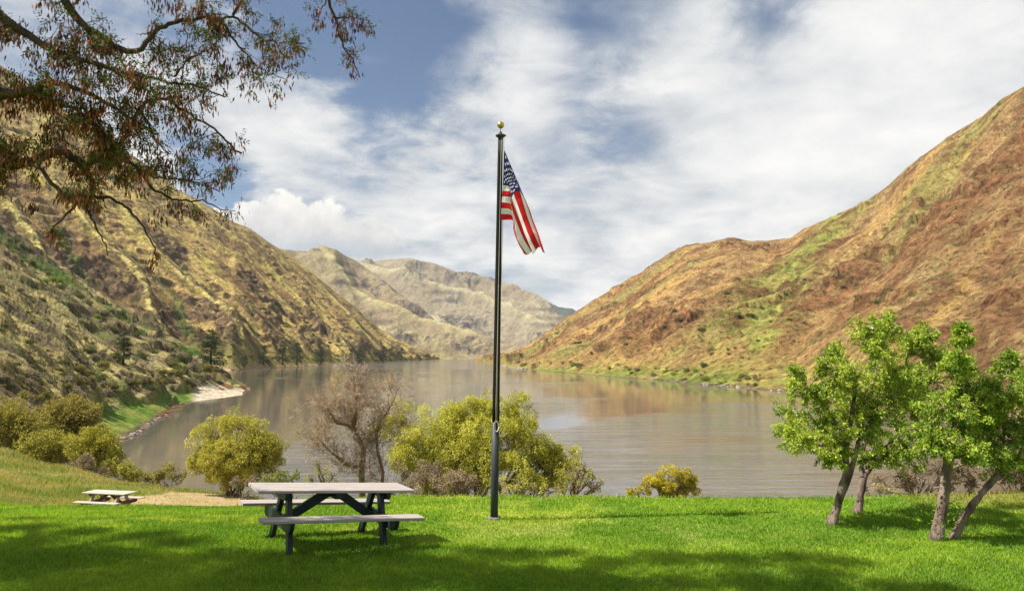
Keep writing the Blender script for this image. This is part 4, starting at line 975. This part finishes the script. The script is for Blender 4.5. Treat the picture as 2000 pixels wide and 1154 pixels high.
def bare_tree():
    g = np.random.default_rng(5); R = random.Random(9); Y = 22.0; b = gb(712, Y); B = np.array(b)
    root = tag(empty('bare_tree', b), 'leafless reddish brown tree with crooked limbs between the willows', 'tree')
    tr = MB(); br = MB(); tips = []
    tk = wrap([(712, 975, 0), (706, 915, 0), (710, 880, 0), (700, 850, 0), (690, 830, 0)], Y); tk[0] = B-np.array([0, 0, .2]); tr.tube(np.array(tk)-B, [.10, .085, .07, .05, .04], 10)
    t2 = wrap([(742, 975, .2), (748, 920, .2), (738, 885, .1), (735, 850, .1), (745, 820, .1), (765, 790, 0)], Y); t2[0] = B+np.array([.45, .2, -.2]); tr.tube(np.array(t2)-B, [.06, .05, .045, .04, .03, .02], 8)
    t3 = wrap([(706, 915, 0), (675, 905, -.2), (650, 885, -.2), (632, 868, -.3)], Y); tr.tube(np.array(t3)-B, [.07, .055, .04, .02], 8)
    t4 = wrap([(700, 850, 0), (680, 830, -.1), (658, 826, -.2), (640, 800, -.2)], Y); tr.tube(np.array(t4)-B, [.06, .05, .04, .02], 8)
    t5 = wrap([(690, 830, 0), (697, 800, 0), (692, 765, .1), (690, 745, .1)], Y); tr.tube(np.array(t5)-B, [.07, .05, .035, .02], 8)
    for pl, ln, lv in ((tk, .7, 1), (t2, .75, 1), (t3, .6, 1), (t4, .65, 1), (t5, .62, 1)):
        for i in range(1, len(pl)):
            for k in range(5):
                d = unit(pl[i]-pl[i-1])+g.normal(0, .9, 3); d[1] *= .7
                twiggy(br, mix(pl[i-1], pl[i], R.uniform(.5, 1))-B, d, ln*R.uniform(.5, 1.0), .014, 2, R, g, tips, 5, 4, .1)
        twiggy(br, pl[-1]-B, pl[-1]-pl[-2], ln, .022, 2, R, g, tips, 5, 4, .1)
    tr.build('trunk', M_barkr, root); br.build('twigs', mat_col('grey_brown_twig', (.30, .19, .13), (.46, .34, .26), 5, .9), root)
    T = np.array([t[0] for t in tips]); k = rng.integers(0, len(T), 700); p = T[k]+rng.normal(0, .05, (700, 3))
    leaves_mesh('foliage', p, rng.normal(0, 1, (700, 3)), .045, .022, np.tile([.38, .32, .10], (700, 1))*rng.uniform(.7, 1.2, (700, 1)), M_leafm, root)  # these are buds at the bare twig tips, not leaves
bare_tree()

# ---------------------------------------------------------------- overhanging locust tree (stands just left of the picture)
def locust():
    g = np.random.default_rng(77); R = random.Random(77); YB = 6.0
    bx = -7.6; b = G(bx, 5.2); B = np.array(b)
    root = tag(empty('locust_tree', b), 'big dark locust tree reaching in from the upper left with brown seed pods', 'tree')
    W3 = lambda px, py, Y: np.array(P(px, py, Y))
    tr = MB(); br = MB(); LP = []; LA = []; LC = []; LL = []; PPs = []; PA = []; PC = []
    H = np.array([bx+.4, 5.4, 3.7])
    tr.tube(np.array([B-np.array([0, 0, .2]), B+[.05, 0, .9], B+[.2, .1, 2.0], H, H+[.1, -.2, 1.4], H+[-.2, -.5, 3.0], H+[.2, -.8, 4.6]])-B, [.36, .29, .26, .23, .19, .15, .09], 16)
    limbs = [
     # main low limb
     ([H, W3(-200, 200, 5.8), W3(0, 292, 6.0), W3(26, 326, 6.0)], .10, .062),
     ([W3(-200, 215, 5.8), W3(0, 325, 5.9), W3(60, 318, 6.0), (W3(98, 297, 6.0)), W3(124, 295, 6.0), W3(148, 315, 6.0), W3(166, 328, 6.0), W3(190, 306, 6.0), W3(225, 292, 6.0), W3(246, 264, 6.0), W3(262, 238, 6.0), W3(268, 214, 6.0), W3(290, 197, 6.05), W3(325, 192, 6.1), W3(345, 206, 6.1), W3(378, 228, 6.2), W3(420, 252, 6.2), W3(446, 282, 6.2), W3(472, 300, 6.3)], .050, .008),
     ([W3(166, 328, 6.0), W3(180, 356, 6.0), W3(178, 384, 6.0), W3(150, 396, 5.95), W3(122, 381, 5.9), W3(96, 352, 5.9), W3(70, 320, 5.9)], .030, .014),
     ([W3(178, 384, 6.0), W3(206, 384, 6.0), W3(246, 400, 6.0), W3(272, 436, 6.0), W3(300, 478, 6.0), W3(307, 508, 6.0)], .018, .005),
     ([W3(165, 392, 6.0), W3(178, 428, 6.0), W3(198, 458, 6.0), W3(211, 500, 6.0)], .015, .004),
     ([W3(150, 396, 5.95), W3(130, 420, 5.9), W3(102, 448, 5.9), W3(90, 465, 5.9)], .013, .004),
     ([W3(225, 292, 6.0), W3(262, 325, 6.1), W3(298, 368, 6.1), W3(330, 388, 6.15), W3(362, 396, 6.2), W3(396, 392, 6.2), W3(432, 410, 6.2)], .020, .005),
     ([W3(262, 325, 6.1), W3(290, 345, 6.1), W3(330, 350, 6.1), W3(380, 352, 6.1), W3(430, 375, 6.2)], .012, .004),
     ([W3(268, 214, 6.0), W3(292, 240, 6.0), W3(300, 272, 5.95), W3(330, 300, 5.9)], .016, .005),
     ([H+[.1, -.2, 1.2], W3(-120, 130, 5.6), W3(0, 185, 5.6), W3(60, 178, 5.6), W3(84, 164, 5.6), W3(130, 164, 5.65), W3(190, 190, 5.7), W3(240, 222, 5.7), W3(285, 250, 5.75), W3(310, 262, 5.8)], .060, .008),
     ([W3(0, 190, 5.6), W3(60, 178, 5.7), W3(105, 205, 5.8), W3(150, 212, 5.8), W3(175, 240, 5.8), W3(215, 268, 5.8)], .028, .006),
     ([H+[0, -.3, 2.2], W3(-100, -40, 5.4), W3(40, 60, 5.5), W3(100, 100, 5.5), W3(170, 120, 5.5), W3(260, 150, 5.6), W3(330, 160, 5.7), W3(390, 170, 5.7), W3(440, 190, 5.8)], .060, .006),
     ([H+[0, -.3, 2.6], W3(40, -120, 5.4), W3(110, -30, 5.5), W3(150, 40, 5.6), W3(200, 80, 5.6), W3(270, 110, 5.6), W3(300, 60, 5.6), W3(345, 42, 5.7), (W3(385, 36, 5.8)), W3(430, 40, 5.9), W3(455, 30, 5.9), W3(480, 52, 6.0), W3(520, 82, 6.0), W3(560, 82, 6.1), W3(595, 86, 6.2)], .050, .005),
     ([W3(430, 40, 5.9), W3(460, 80, 6.0), W3(490, 118, 6.0), W3(525, 146, 6.1), W3(560, 156, 6.1)], .013, .003),
     ([W3(455, 30, 5.9), W3(480, -10, 5.9), W3(440, -60, 5.8), W3(300, -150, 5.6), H+[0.5, -.3, 4.0]], .012, .05),
     ([W3(385, 36, 5.8), W3(398, 0, 5.8), W3(380, -60, 5.8)], .012, .02),
     ([W3(340, 150, 5.7), W3(360, 120, 5.7), W3(385, 110, 5.8), W3(420, 90, 5.8)], .010, .004),
     ([H+[0.1, -.6, 3.8], W3(350, -260, 5.8), W3(560, -120, 6.0), W3(640, -10, 6.2), W3(654, 38, 6.2), W3(668, 84, 6.25), W3(690, 118, 6.3), W3(703, 152, 6.3)], .050, .0035),
     ([W3(654, 38, 6.2), W3(680, 32, 6.2), W3(705, 38, 6.2), W3(722, 42, 6.2)], .008, .003), ([W3(640, -5, 6.2), W3(625, 20, 6.2), W3(612, 40, 6.2)], .006, .003),
    ]
    def frond(p, d, cnt, dark):
        """a small feather leaf: leaflets on both sides of a stalk"""
        q = np.linspace(.15, 1, cnt); d = unit(d); L = g.uniform(.07, .12); s = unit(np.cross(d, g.normal(size=3)))
        for sg in (-1, 1):
            LP.append(p+d*(q*L)[:, None]+g.normal(0, .003, (cnt, 3))); LA.append(np.tile(s*sg+d*.4-np.array([0, 0, .25]), (cnt, 1))+g.normal(0, .2, (cnt, 3)))
            LC.append(mix(np.array([.055, .075, .014]), np.array([.17, .20, .03]), np.clip(dark+g.normal(0, .2, cnt), 0, 1)[:, None])); LL.append(np.full(cnt, g.uniform(.020, .030)))
    def pods(p, k):
        PPs.append(p+g.normal(0, .028, (k, 3))); a = g.normal(0, .22, (k, 3)); a[:, 2] = -1; PA.append(a)
        PC.append(mix(np.array([.06, .022, .012]), np.array([.46, .16, .06]), g.uniform(0, 1, (k, 1))**1.2))
    def twig(p, d, L, r, lev, podk):
        n = 5; pts = [p]; dd = unit(d)
        for k in range(n): dd = unit(dd+g.normal(0, .24, 3)+np.array([0, 0, -.05])); pts.append(pts[-1]+dd*L/n)
        pts = np.array(pts); br.tube(pts-B, np.linspace(r, r*.4, n+1), 4 if r > .003 else 3, False)
        for i in range(1, n+1):
            if lev < 2 and g.uniform() < (.6 if lev == 0 else .35): twig(pts[i], unit(pts[i]-pts[i-1])*.6+g.normal(0, .6, 3), L*g.uniform(.35, .6), r*.55, lev+1, podk)
            if g.uniform() < .27:
                for _ in range(int(g.integers(1, 3))): frond(pts[i], unit(pts[i]-pts[i-1])*.5+g.normal(0, .7, 3), 5, g.uniform(-.1, .8))
            if g.uniform() < .27*podk: pods(pts[i]-np.array([0, 0, .02]), int(g.integers(2, 8)))
    for li, (pts, r0, r1) in enumerate(limbs):
        A = np.array(pts, float); m = len(A); t = np.linspace(0, m-1, (m-1)*4+1); pp = np.stack([np.interp(t, range(m), A[:, j]) for j in range(3)], 1)
        for _ in range(2):
            for j in range(3): pp[1:-1, j] = (pp[:-2, j]+pp[1:-1, j]*2+pp[2:, j])/4
        pp[1:-1] += g.normal(0, .007, (len(pp)-2, 3)); rr = np.geomspace(max(r0, .002), max(r1, .002), len(pp))
        (tr if r0 > .04 else br).tube(pp-B, rr, 10 if r0 > .02 else 6)
        seg = np.linalg.norm(np.diff(pp, axis=0), axis=1); s = np.concatenate([[0], np.cumsum(seg)]); tot = s[-1]
        X2, Y2 = project(pp[:, 0], pp[:, 1], pp[:, 2])
        d0 = 0.0
        while d0 < tot:
            i = min(len(pp)-1, int(np.searchsorted(s, d0))); thin = rr[i] < .03
            vis = -80 < X2[i] < 760 and -60 < Y2[i] < 560
            if vis:
                if Y2[i] > 330 and g.uniform() < .4: d0 += .11; continue
                nl = 2 if (X2[i] < 300 and Y2[i] < 300 and g.uniform() < .4) else 1
                if X2[i] > 600: nl = 1
                sparse = li in (3, 4)
                for _ in range(nl):
                    if sparse and g.uniform() < .85: continue
                    dr = g.normal(0, .8, 3); dr[2] -= .15; dr[1] *= .7; tw = g.uniform(.12, .38)*(.45 if X2[i] > 560 else (.6 if Y2[i] > 400 else 1))
                    twig(pp[i], dr, tw, .0042, 0 if tw > .2 else 1, 1.5 if (X2[i] < 250) else 1.0)
            d0 += .11
    # dense hanging bunches of old pods
    for px, py, r, k in [(418, 35, 15, 90), (425, 55, 12, 60), (85, 265, 13, 70), (30, 170, 24, 90), (20, 215, 20, 70), (215, 145, 18, 60), (425, 150, 12, 50), (440, 130, 14, 50), (350, 250, 16, 40), (315, 320, 18, 60), (60, 400, 10, 40), (310, 0, 20, 40), (340, 10, 16, 40),
                         (650, 30, 14, 22), (690, 50, 14, 26), (685, 70, 8, 10), (360, 30, 14, 30), (120, 130, 30, 60), (270, 175, 26, 60), (190, 100, 26, 40), (380, 250, 14, 30), (345, 410, 22, 40), (310, 420, 18, 30)]:
        c = W3(px, py, 5.9 if px < 600 else 6.2); rw = r/FPX*5.9
        p = c+g.normal(0, rw*.55, (k, 3)); PPs.append(p); a = g.normal(0, .18, (k, 3)); a[:, 2] = -1; PA.append(a); PC.append(mix(np.array([.035, .015, .012]), np.array([.22, .08, .04]), g.uniform(0, 1, (k, 1))**1.6))
    # upper crown, out of the picture, that throws the dappled shade on the grass
    CP = []; SP = []
    shade = [(60, 1120, .75), (230, 1135, .7), (40, 1065, .6), (170, 1085, .6), (330, 1110, .6), (430, 1085, .45), (480, 1130, .6), (620, 1110, .6), (640, 1145, .6), (760, 1090, .55), (780, 1140, .6), (900, 1110, .6), (960, 1140, .6), (1010, 1085, .42),
             (1090, 1140, .55), (1100, 1080, .3), (1190, 1100, .42), (1210, 1148, .5), (1300, 1090, .5), (1330, 1140, .42), (1430, 1095, .5), (1460, 1135, .45), (1560, 1090, .45), (1600, 1120, .45), (1650, 1100, .35), (1600, 1150, .45), (1750, 1150, .40), (300, 1045, .4), (-60, 1040, .6), (-60, 1120, .7), (550, 1090, .35),
             (1850, 1152, .3), (160, 1160, .8), (1000, 1170, .7), (1400, 1170, .6), (600, 1180, .8), (60, 1015, .35), (120, 1100, .6), (260, 1090, .5), (380, 1145, .65), (520, 1100, .5), (700, 1130, .6), (840, 1100, .45), (1040, 1120, .45), (560, 1145, .6), (-20, 1090, .6), (60, 1030, .5), (160, 1040, .45), (250, 1050, .4), (-100, 1010, .5), (350, 1060, .45), (940, 1080, .35), (1500, 1150, .35), (1150, 1125, .4)]
    Sv = np.array(S)
    spine = [np.array(H+[.2, -.8, 4.6])]
    for px, py, r in shade:
        gp = np.array(hit(px, py, 4)) if py <= 1154 else np.array(hit(px, 1154, 4))+np.array([0, -.6*(py-1150)/20, 0])
        h = g.uniform(5.6, 6.6); t = h/Sv[2]; c = gp+Sv*t
        while (c[2]-CAMZ)/max(c[1], .1) < .62 and c[1] > 0: c = c+Sv*.3
        st = spine[int(np.argmin([np.linalg.norm(s_-c)+.3*k_ for k_, s_ in enumerate(spine[:14])]))]
        cv = curve(st, c, 8, .06, .07, R); tr.tube(cv-B, np.geomspace(.07, .016, 8), 6, False); spine.append(mix(st, c, .6)); spine.append(c)
        for k in range(9): tw = curve(cv[int(g.integers(4, 8))], c+unit(g.normal(size=3))*r*g.uniform(.6, 1), 4, .05, .1, R); br.tube(tw-B, np.linspace(.008, .003, 4), 3, False)
        n = int(1500*(r/.5)**2); d = g.normal(size=(n, 3)); d /= np.linalg.norm(d, axis=1)[:, None]
        LP.append(c+d*(r*g.uniform(0, 1, n)**.5)[:, None]*np.array([1, 1, .55])+g.normal(0, .05, (n, 3))); LA.append(g.normal(0, 1, (n, 3))); LC.append(mix(np.array([.05, .10, .016]), np.array([.16, .24, .03]), g.uniform(0, 1, (n, 1)))); LL.append(np.full(n, .075))
    tr.build('trunk', M_barkd, root); br.build('branches', M_barkd, root)
    LPc = np.concatenate(LP); LLc = np.concatenate(LL); print('locust leaves', len(LPc))
    leaves_mesh('foliage', LPc-B, np.concatenate(LA), LLc, LLc*.45, np.concatenate(LC), mat_leaf('locust_leaf', .55, .18), root)
    PPc = np.concatenate(PPs); n = len(PPc); print('pods', n)
    leaves_mesh('seed_pods', PPc-B, np.concatenate(PA), g.uniform(.045, .075, n), g.uniform(.011, .016, n), np.concatenate(PC), M_pod, root, fold=.1)
locust()
# ---------------------------------------------------------------- shrubs, pines and rocks on the slopes and shores
def proto_shrub(name, hues, seed, flat=.75, n=1000, twig=14, leaf=.13):
    g = np.random.default_rng(seed); R = random.Random(seed)
    root = empty(name, (0, 0, -500)); st = MB()
    for k in range(twig):
        e = unit(g.normal(size=3)+[0, 0, .6])*g.uniform(.4, .85); e[2] = abs(e[2])*flat+.1; st.tube(curve((g.normal(0, .05), g.normal(0, .05), -.15), e, 5, .05, .08, R), np.linspace(.025, .006, 5), 3, False)
    st.build('stems', M_barkg, root)
    ns = 13; sc = np.array([unit(g.normal(size=3)) for _ in range(ns)])*g.uniform(.25, .75, (ns, 1)); sc[:, 2] = np.abs(sc[:, 2])*flat+.12; sr = g.uniform(.18, .36, ns)
    k = g.integers(0, ns, n); d = g.normal(size=(n, 3)); d /= np.linalg.norm(d, axis=1)[:, None]; p = sc[k]+d*(sr[k]*g.uniform(.3, 1.05, n)**.6)[:, None]
    tt = np.clip(.5+g.normal(0, .2, ns)[k]+g.normal(0, .2, n), 0, 1)
    leaves_mesh('foliage', p, d*.7+g.normal(0, .6, (n, 3)), leaf*g.uniform(.7, 1.4, n), leaf*.55*g.uniform(.7, 1.3, n), mix(np.array(hues[0]), np.array(hues[1]), tt[:, None]), M_leafm, root)
    return root
def proto_pine(seed, hues=((.022, .040, .014), (.06, .085, .025))):
    g = np.random.default_rng(seed); root = empty('pine_tree', (0, 0, -500)); st = MB()
    st.tube([(0, 0, -.05), (.01, 0, .3), (0, .01, .65), (.005, 0, 1)], [.028, .022, .014, .003], 7)
    LP = []; LA = []
    for k in range(46):
        z = g.uniform(.16, .98); a = g.uniform(0, 6.28); L = (.25*(1-z)**.7+.03)*g.uniform(.5, 1.15); e = np.array([math.cos(a)*L, math.sin(a)*L, z-.03+.10*L])
        st.tube([(0, 0, z), e], [.006, .002], 3, False); n = int(34*L/.2)+10; q = g.uniform(.35, 1.05, n)
        p = np.array([0, 0, z])+(e-[0, 0, z])*q[:, None]+g.normal(0, .022, (n, 3)); LP.append(p); LA.append((e-[0, 0, z])*2+g.normal(0, .5, (n, 3))+[0, 0, .2])
    LP = np.concatenate(LP); n = len(LP); st.build('trunk', M_barkd, root)
    leaves_mesh('needles', LP, np.concatenate(LA), g.uniform(.03, .06, n), g.uniform(.014, .024, n), mix(np.array(hues[0]), np.array(hues[1]), g.uniform(0, 1, (n, 1))), M_leafm, root)
    return root
def copy_tree(o):
    c = o.copy(); COL.objects.link(c)
    for ch in o.children:
        d = ch.copy(); COL.objects.link(d); d.parent = c
    return c
GREY = ((.17, .14, .10), (.31, .26, .19)); DG = ((.05, .075, .018), (.13, .16, .035)); OLB = ((.15, .14, .04), (.32, .29, .08)); RED = ((.30, .15, .09), (.46, .25, .15))
PR = {'sagebrush': proto_shrub('sagebrush', GREY, 1), 'green_bush': proto_shrub('green_bush', DG, 2), 'olive_bush': proto_shrub('olive_bush', OLB, 3, .9), 'red_willow': proto_shrub('red_willow', RED, 4, .8, 700, 30),
      'leafy_bush': proto_shrub('leafy_bush', ((.13, .20, .03), (.28, .34, .05)), 6, .8)}
PN = [proto_pine(3), proto_pine(8)]
used = {}
def place(key, pt, size, label, cat, group, sq=1.0, sink=.0):
    pr = PR[key] if isinstance(key, str) else PN[key]
    o = pr if not used.get(key) else copy_tree(pr); used[key] = True
    o.location = pt-Vector((0, 0, sink*size)); o.scale = (size, size, size*sq); o.rotation_euler = (0, 0, random.uniform(0, 6.28))
    tag(o, label, cat, group)
    return o
r_ = random.Random(4)
# scrub on the near left hillside, by zones seen in the photo
def scatter(Lr, cnt, region, keys, size, label, cat, group, sq=.8):
    x0, x1, fy0, fy1 = region
    for k in range(cnt):
        px = r_.uniform(x0, x1); f = r_.uniform(0, 1); py = mix(fy0(px), fy1(px), f); p = Lr.at(px, py); d = p.y
        key = r_.choice(keys); s = r_.uniform(*size); u = (px-x0)/(x1-x0)
        wd = 'small' if s < mix(size[0], size[1], .33) else ('mid sized' if s < mix(size[0], size[1], .7) else 'large')
        side = ('far left', 'mid left', 'mid right', 'far right')[min(3, int(u*4))]; hi = 'upper' if f < .5 else 'lower'
        place(key, p, s*d/FPX, '%s %s, %s, %s' % (wd, label[key], side, hi), cat, group[key]+', '+side+' '+hi, sq*r_.uniform(.8, 1.2), .05)
rl = lambda px: np.interp(px, [0, 100, 200, 300, 380, 440], [432, 505, 575, 640, 690, 728])
names = {'sagebrush': 'grey', 'green_bush': 'dark green', 'olive_bush': 'olive', 'leafy_bush': 'fresh green', 'red_willow': 'reddish'}
def zone(Lr, cnt, region, keys, size, where, grp, sq=.8):
    scatter(Lr, cnt, region, keys, size, {k: '%s bush %s' % (names[k], where) for k in names}, 'bush', {k: '%s scrub %s' % (names[k], grp) for k in names}, sq)
zone(Lnear, 110, (-20, 330, lambda x: rl(x)+90, lambda x: 765-.05*x), ['sagebrush', 'sagebrush', 'green_bush', 'olive_bush'], (5, 13), 'on the dry left slope', 'on the left slope')
zone(Lnear, 64, (0, 400, lambda x: rl(x)+14, lambda x: rl(x)+60), ['green_bush', 'leafy_bush', 'green_bush', 'sagebrush'], (6, 13), 'in the green left gully', 'in the left gully', 1.0)
zone(Lnear, 70, (120, 430, lambda x: max(rl(x)+20, 680), lambda x: 775-.06*max(0, x-200)), ['sagebrush', 'olive_bush', 'green_bush', 'sagebrush'], (10, 21), 'above the left river bank', 'above the left bank', .9)
zone(Lnear, 26, (0, 210, lambda x: 740, lambda x: 790), ['sagebrush', 'olive_bush'], (16, 28), 'behind the left thicket', 'at the slope foot', .8)
zone(Lnear, 12, (420, 482, lambda x: 752, lambda x: 762), ['red_willow'], (7, 11), 'on the pale sand spit', 'on the sand spit', .9)
zone(Lnear, 7, (290, 350, lambda x: 808-(x-290)*.1, lambda x: 818-(x-290)*.3), ['red_willow'], (7, 11), 'on the left gravel rim', 'on the gravel rim', .7)
zone(Lleft, 42, (455, 850, lambda x: 702-(850-x)*.012, lambda x: 713-(x-455)*.028), ['green_bush', 'olive_bush', 'leafy_bush', 'sagebrush'], (3.5, 8), 'at the left waterline', 'under the left hill')
zone(Lleft, 60, (380, 800, lambda x: 640+(x-380)*.10, lambda x: 700-(x-455)*.02), ['green_bush', 'sagebrush', 'green_bush'], (3, 7), 'on the rocky left hill face', 'on the left hill face')
zone(Lright, 90, (1000, 1510, lambda x: 700+(x-1000)*.066, lambda x: 715+(x-1000)*.085), ['sagebrush', 'olive_bush', 'olive_bush', 'leafy_bush', 'red_willow'], (4, 11), 'along the far right shore', 'along the right shore')
zone(Lright, 50, (1080, 1700, lambda x: 660-(x-1050)*.22, lambda x: 700), ['sagebrush', 'green_bush'], (4, 8), 'on the orange right hillside', 'on the right hillside')
for px, py, s, lab in [(1375, 716, 13, 'round dark green bush low on the right hillside'), (1420, 574, 9, 'dark bush high in the green draw of the right hill'), (1440, 620, 14, 'olive bush beside a pale scar on the right hill'), (1465, 618, 12, 'dark bush just right of the pale scar on the right hill'), (1712, 592, 10, 'flat dark bush on the right hillside above the lawn trees'),
                       (1470, 722, 6, 'small reddish bush in the open on the right bench'), (1505, 720, 7, 'larger reddish bush at the right end of the bench')]:
    key = 'red_willow' if 'reddish' in lab else ('green_bush' if 'dark' in lab else 'olive_bush')
    p = Lright.at(px, py); place(key, p, s*p.y/FPX, lab, 'bush', None, .9, .05)
# pines
for i, (Lr, px, py, h, lab) in enumerate([
    (Lnear, 412, 722, 82, 'tallest dark pine on the left bank at the bend'), (Lnear, 398, 716, 55, 'slimmer pine close behind the tallest left-bank pine'), (Lnear, 240, 712, 66, 'dark pine alone on the brushy left slope'),
    (Lleft, 515, 712, 40, 'pine at the left waterside, first past the bend'), (Lleft, 552, 712, 48, 'dense dark pine, second along the left waterside'), (Lleft, 580, 712, 46, 'dense dark pine, third along the left waterside'), (Lleft, 626, 711, 34, 'broad pine in the middle of the left waterside row'),
    (Lleft, 688, 709, 30, 'round green tree, left of a close pair by the water'), (Lleft, 700, 709, 32, 'round green tree, right of a close pair by the water'), (Lleft, 748, 706, 33, 'narrow dark pine, last of the left waterside row'), (Lleft, 478, 716, 26, 'small pine by the water just past the sand spit'),
    (Lright, 1068, 672, 12, 'tiny green tree on the far crest at the river bend'), (Lright, 1017, 700, 11, 'tiny dark tree on the low point across the river')]):
    p = Lr.at(px, py); s = h*p.y/FPX
    o = place(i % 2, p, s, lab, 'tree', 'pines and trees along the river', 1.0, .03); k = 1.25 if 'pine' in lab else 1.7; o.scale = (s*k, s*k, s)
# rocks
M_rock = mat_col('grey_river_rock', (.14, .12, .10), (.32, .29, .25), 2.0, .9, .8, 5)
def rock_mesh(seed):
    g = np.random.default_rng(seed); bm = []; n1, n2 = 10, 14
    th = np.linspace(0, math.pi, n1); ph = np.linspace(0, 2*math.pi, n2, endpoint=False); T, Ph = np.meshgrid(th, ph, indexing='ij')
    d = np.stack([np.sin(T)*np.cos(Ph), np.sin(T)*np.sin(Ph), np.cos(T)], -1); s = 1+.30*fbm(d[..., 0]*1.8+seed, d[..., 1]*1.8+d[..., 2]*2.3, 3, seed)
    V = (d*s[..., None]).reshape(-1, 3)*[1, .75, .55]; F = [(i*n2+k, (i+1)*n2+k, (i+1)*n2+(k+1) % n2, i*n2+(k+1) % n2) for i in range(n1-1) for k in range(n2)]
    return mesh_np('boulder', V, F, M_rock)
rk = [rock_mesh(s) for s in (1, 2, 3)]; ri = 0
def rock(p, s, label, group):
    global ri
    o = rk[ri] if ri < 3 else rk[ri % 3].copy()
    if ri >= 3: COL.objects.link(o)
    ri += 1; o.location = p; o.scale = (s, s, s*.8); o.rotation_euler = (r_.uniform(-.2, .2), r_.uniform(-.2, .2), r_.uniform(0, 6.28)); tag(o, label, 'boulder', group)
for k in range(16):
    px = r_.uniform(655, 705); a, b = ray(px, 712.5+r_.uniform(-1.2, 1)); Y = -14.3/float(b); rock(Vector((float(a)*Y, Y, -12.0)), r_.uniform(1.2, 3.2), 'pale boulder in the small rock island under the left hill', 'rock island boulders')
for k in range(40):
    px = r_.uniform(1250, 1530) if k%2 else r_.gauss(1400, 40); py = np.interp(px, [1200, 1360, 1500, 1700], [736, 750, 762, 785])-r_.uniform(-.5, 3.5)
    p = Lright.at(px, py); rock(Vector((p.x, p.y, max(p.z, -12.1))), r_.uniform(.3, 1.5)*r_.uniform(.4, 1), 'grey boulder on the right shore at the water line', 'right shore boulders')
for k in range(46):
    px = r_.uniform(236, 350); py = np.interp(px, [235, 270, 300, 335, 365], [868, 850, 828, 803, 788])-r_.uniform(0, 9); p = Lnear.at(px, py); rock(Vector((p.x, p.y, max(p.z, -12.05))), r_.uniform(.18, .6), 'brown boulder on the gravel rim of the left bank', 'gravel rim boulders')
for k in range(14):
    px = r_.uniform(975, 1030); py = np.interp(px, [935, 1000, 1080], [706, 717, 726])-r_.uniform(-.5, .5); a, b = ray(px, py); Y = -14.4/float(b); rock(Vector((float(a)*Y, Y, -12)), r_.uniform(1, 2.6), 'dark rock at the tip of the low point across the river', 'point rocks')
# ---------------------------------------------------------------- haze
def haze():
    m = MB(); x, y0, y1, z0, z1 = 9100, -9100, 9100, -20, 720
    V = [(-x, y0, z0), (x, y0, z0), (x, y1, z0), (-x, y1, z0), (-x, y0, z1), (x, y0, z1), (x, y1, z1), (-x, y1, z1)]
    m.add(V, [(0, 3, 2, 1), (4, 5, 6, 7), (0, 1, 5, 4), (1, 2, 6, 5), (2, 3, 7, 6), (3, 0, 4, 7)])
    mt = bpy.data.materials.new('haze'); mt.use_nodes = True; nt = mt.node_tree; nt.nodes.clear()
    pv = nt.nodes.new('ShaderNodeVolumePrincipled'); pv.inputs['Color'].default_value = (.82, .87, .93, 1); pv.inputs['Density'].default_value = 4e-5; pv.inputs['Anisotropy'].default_value = .2
    out = nt.nodes.new('ShaderNodeOutputMaterial'); nt.links.new(pv.outputs[0], out.inputs['Volume'])
    o = m.build('haze', mt); tag(o, 'thin bluish haze hanging over the far valley', 'haze', kind='stuff')
haze()
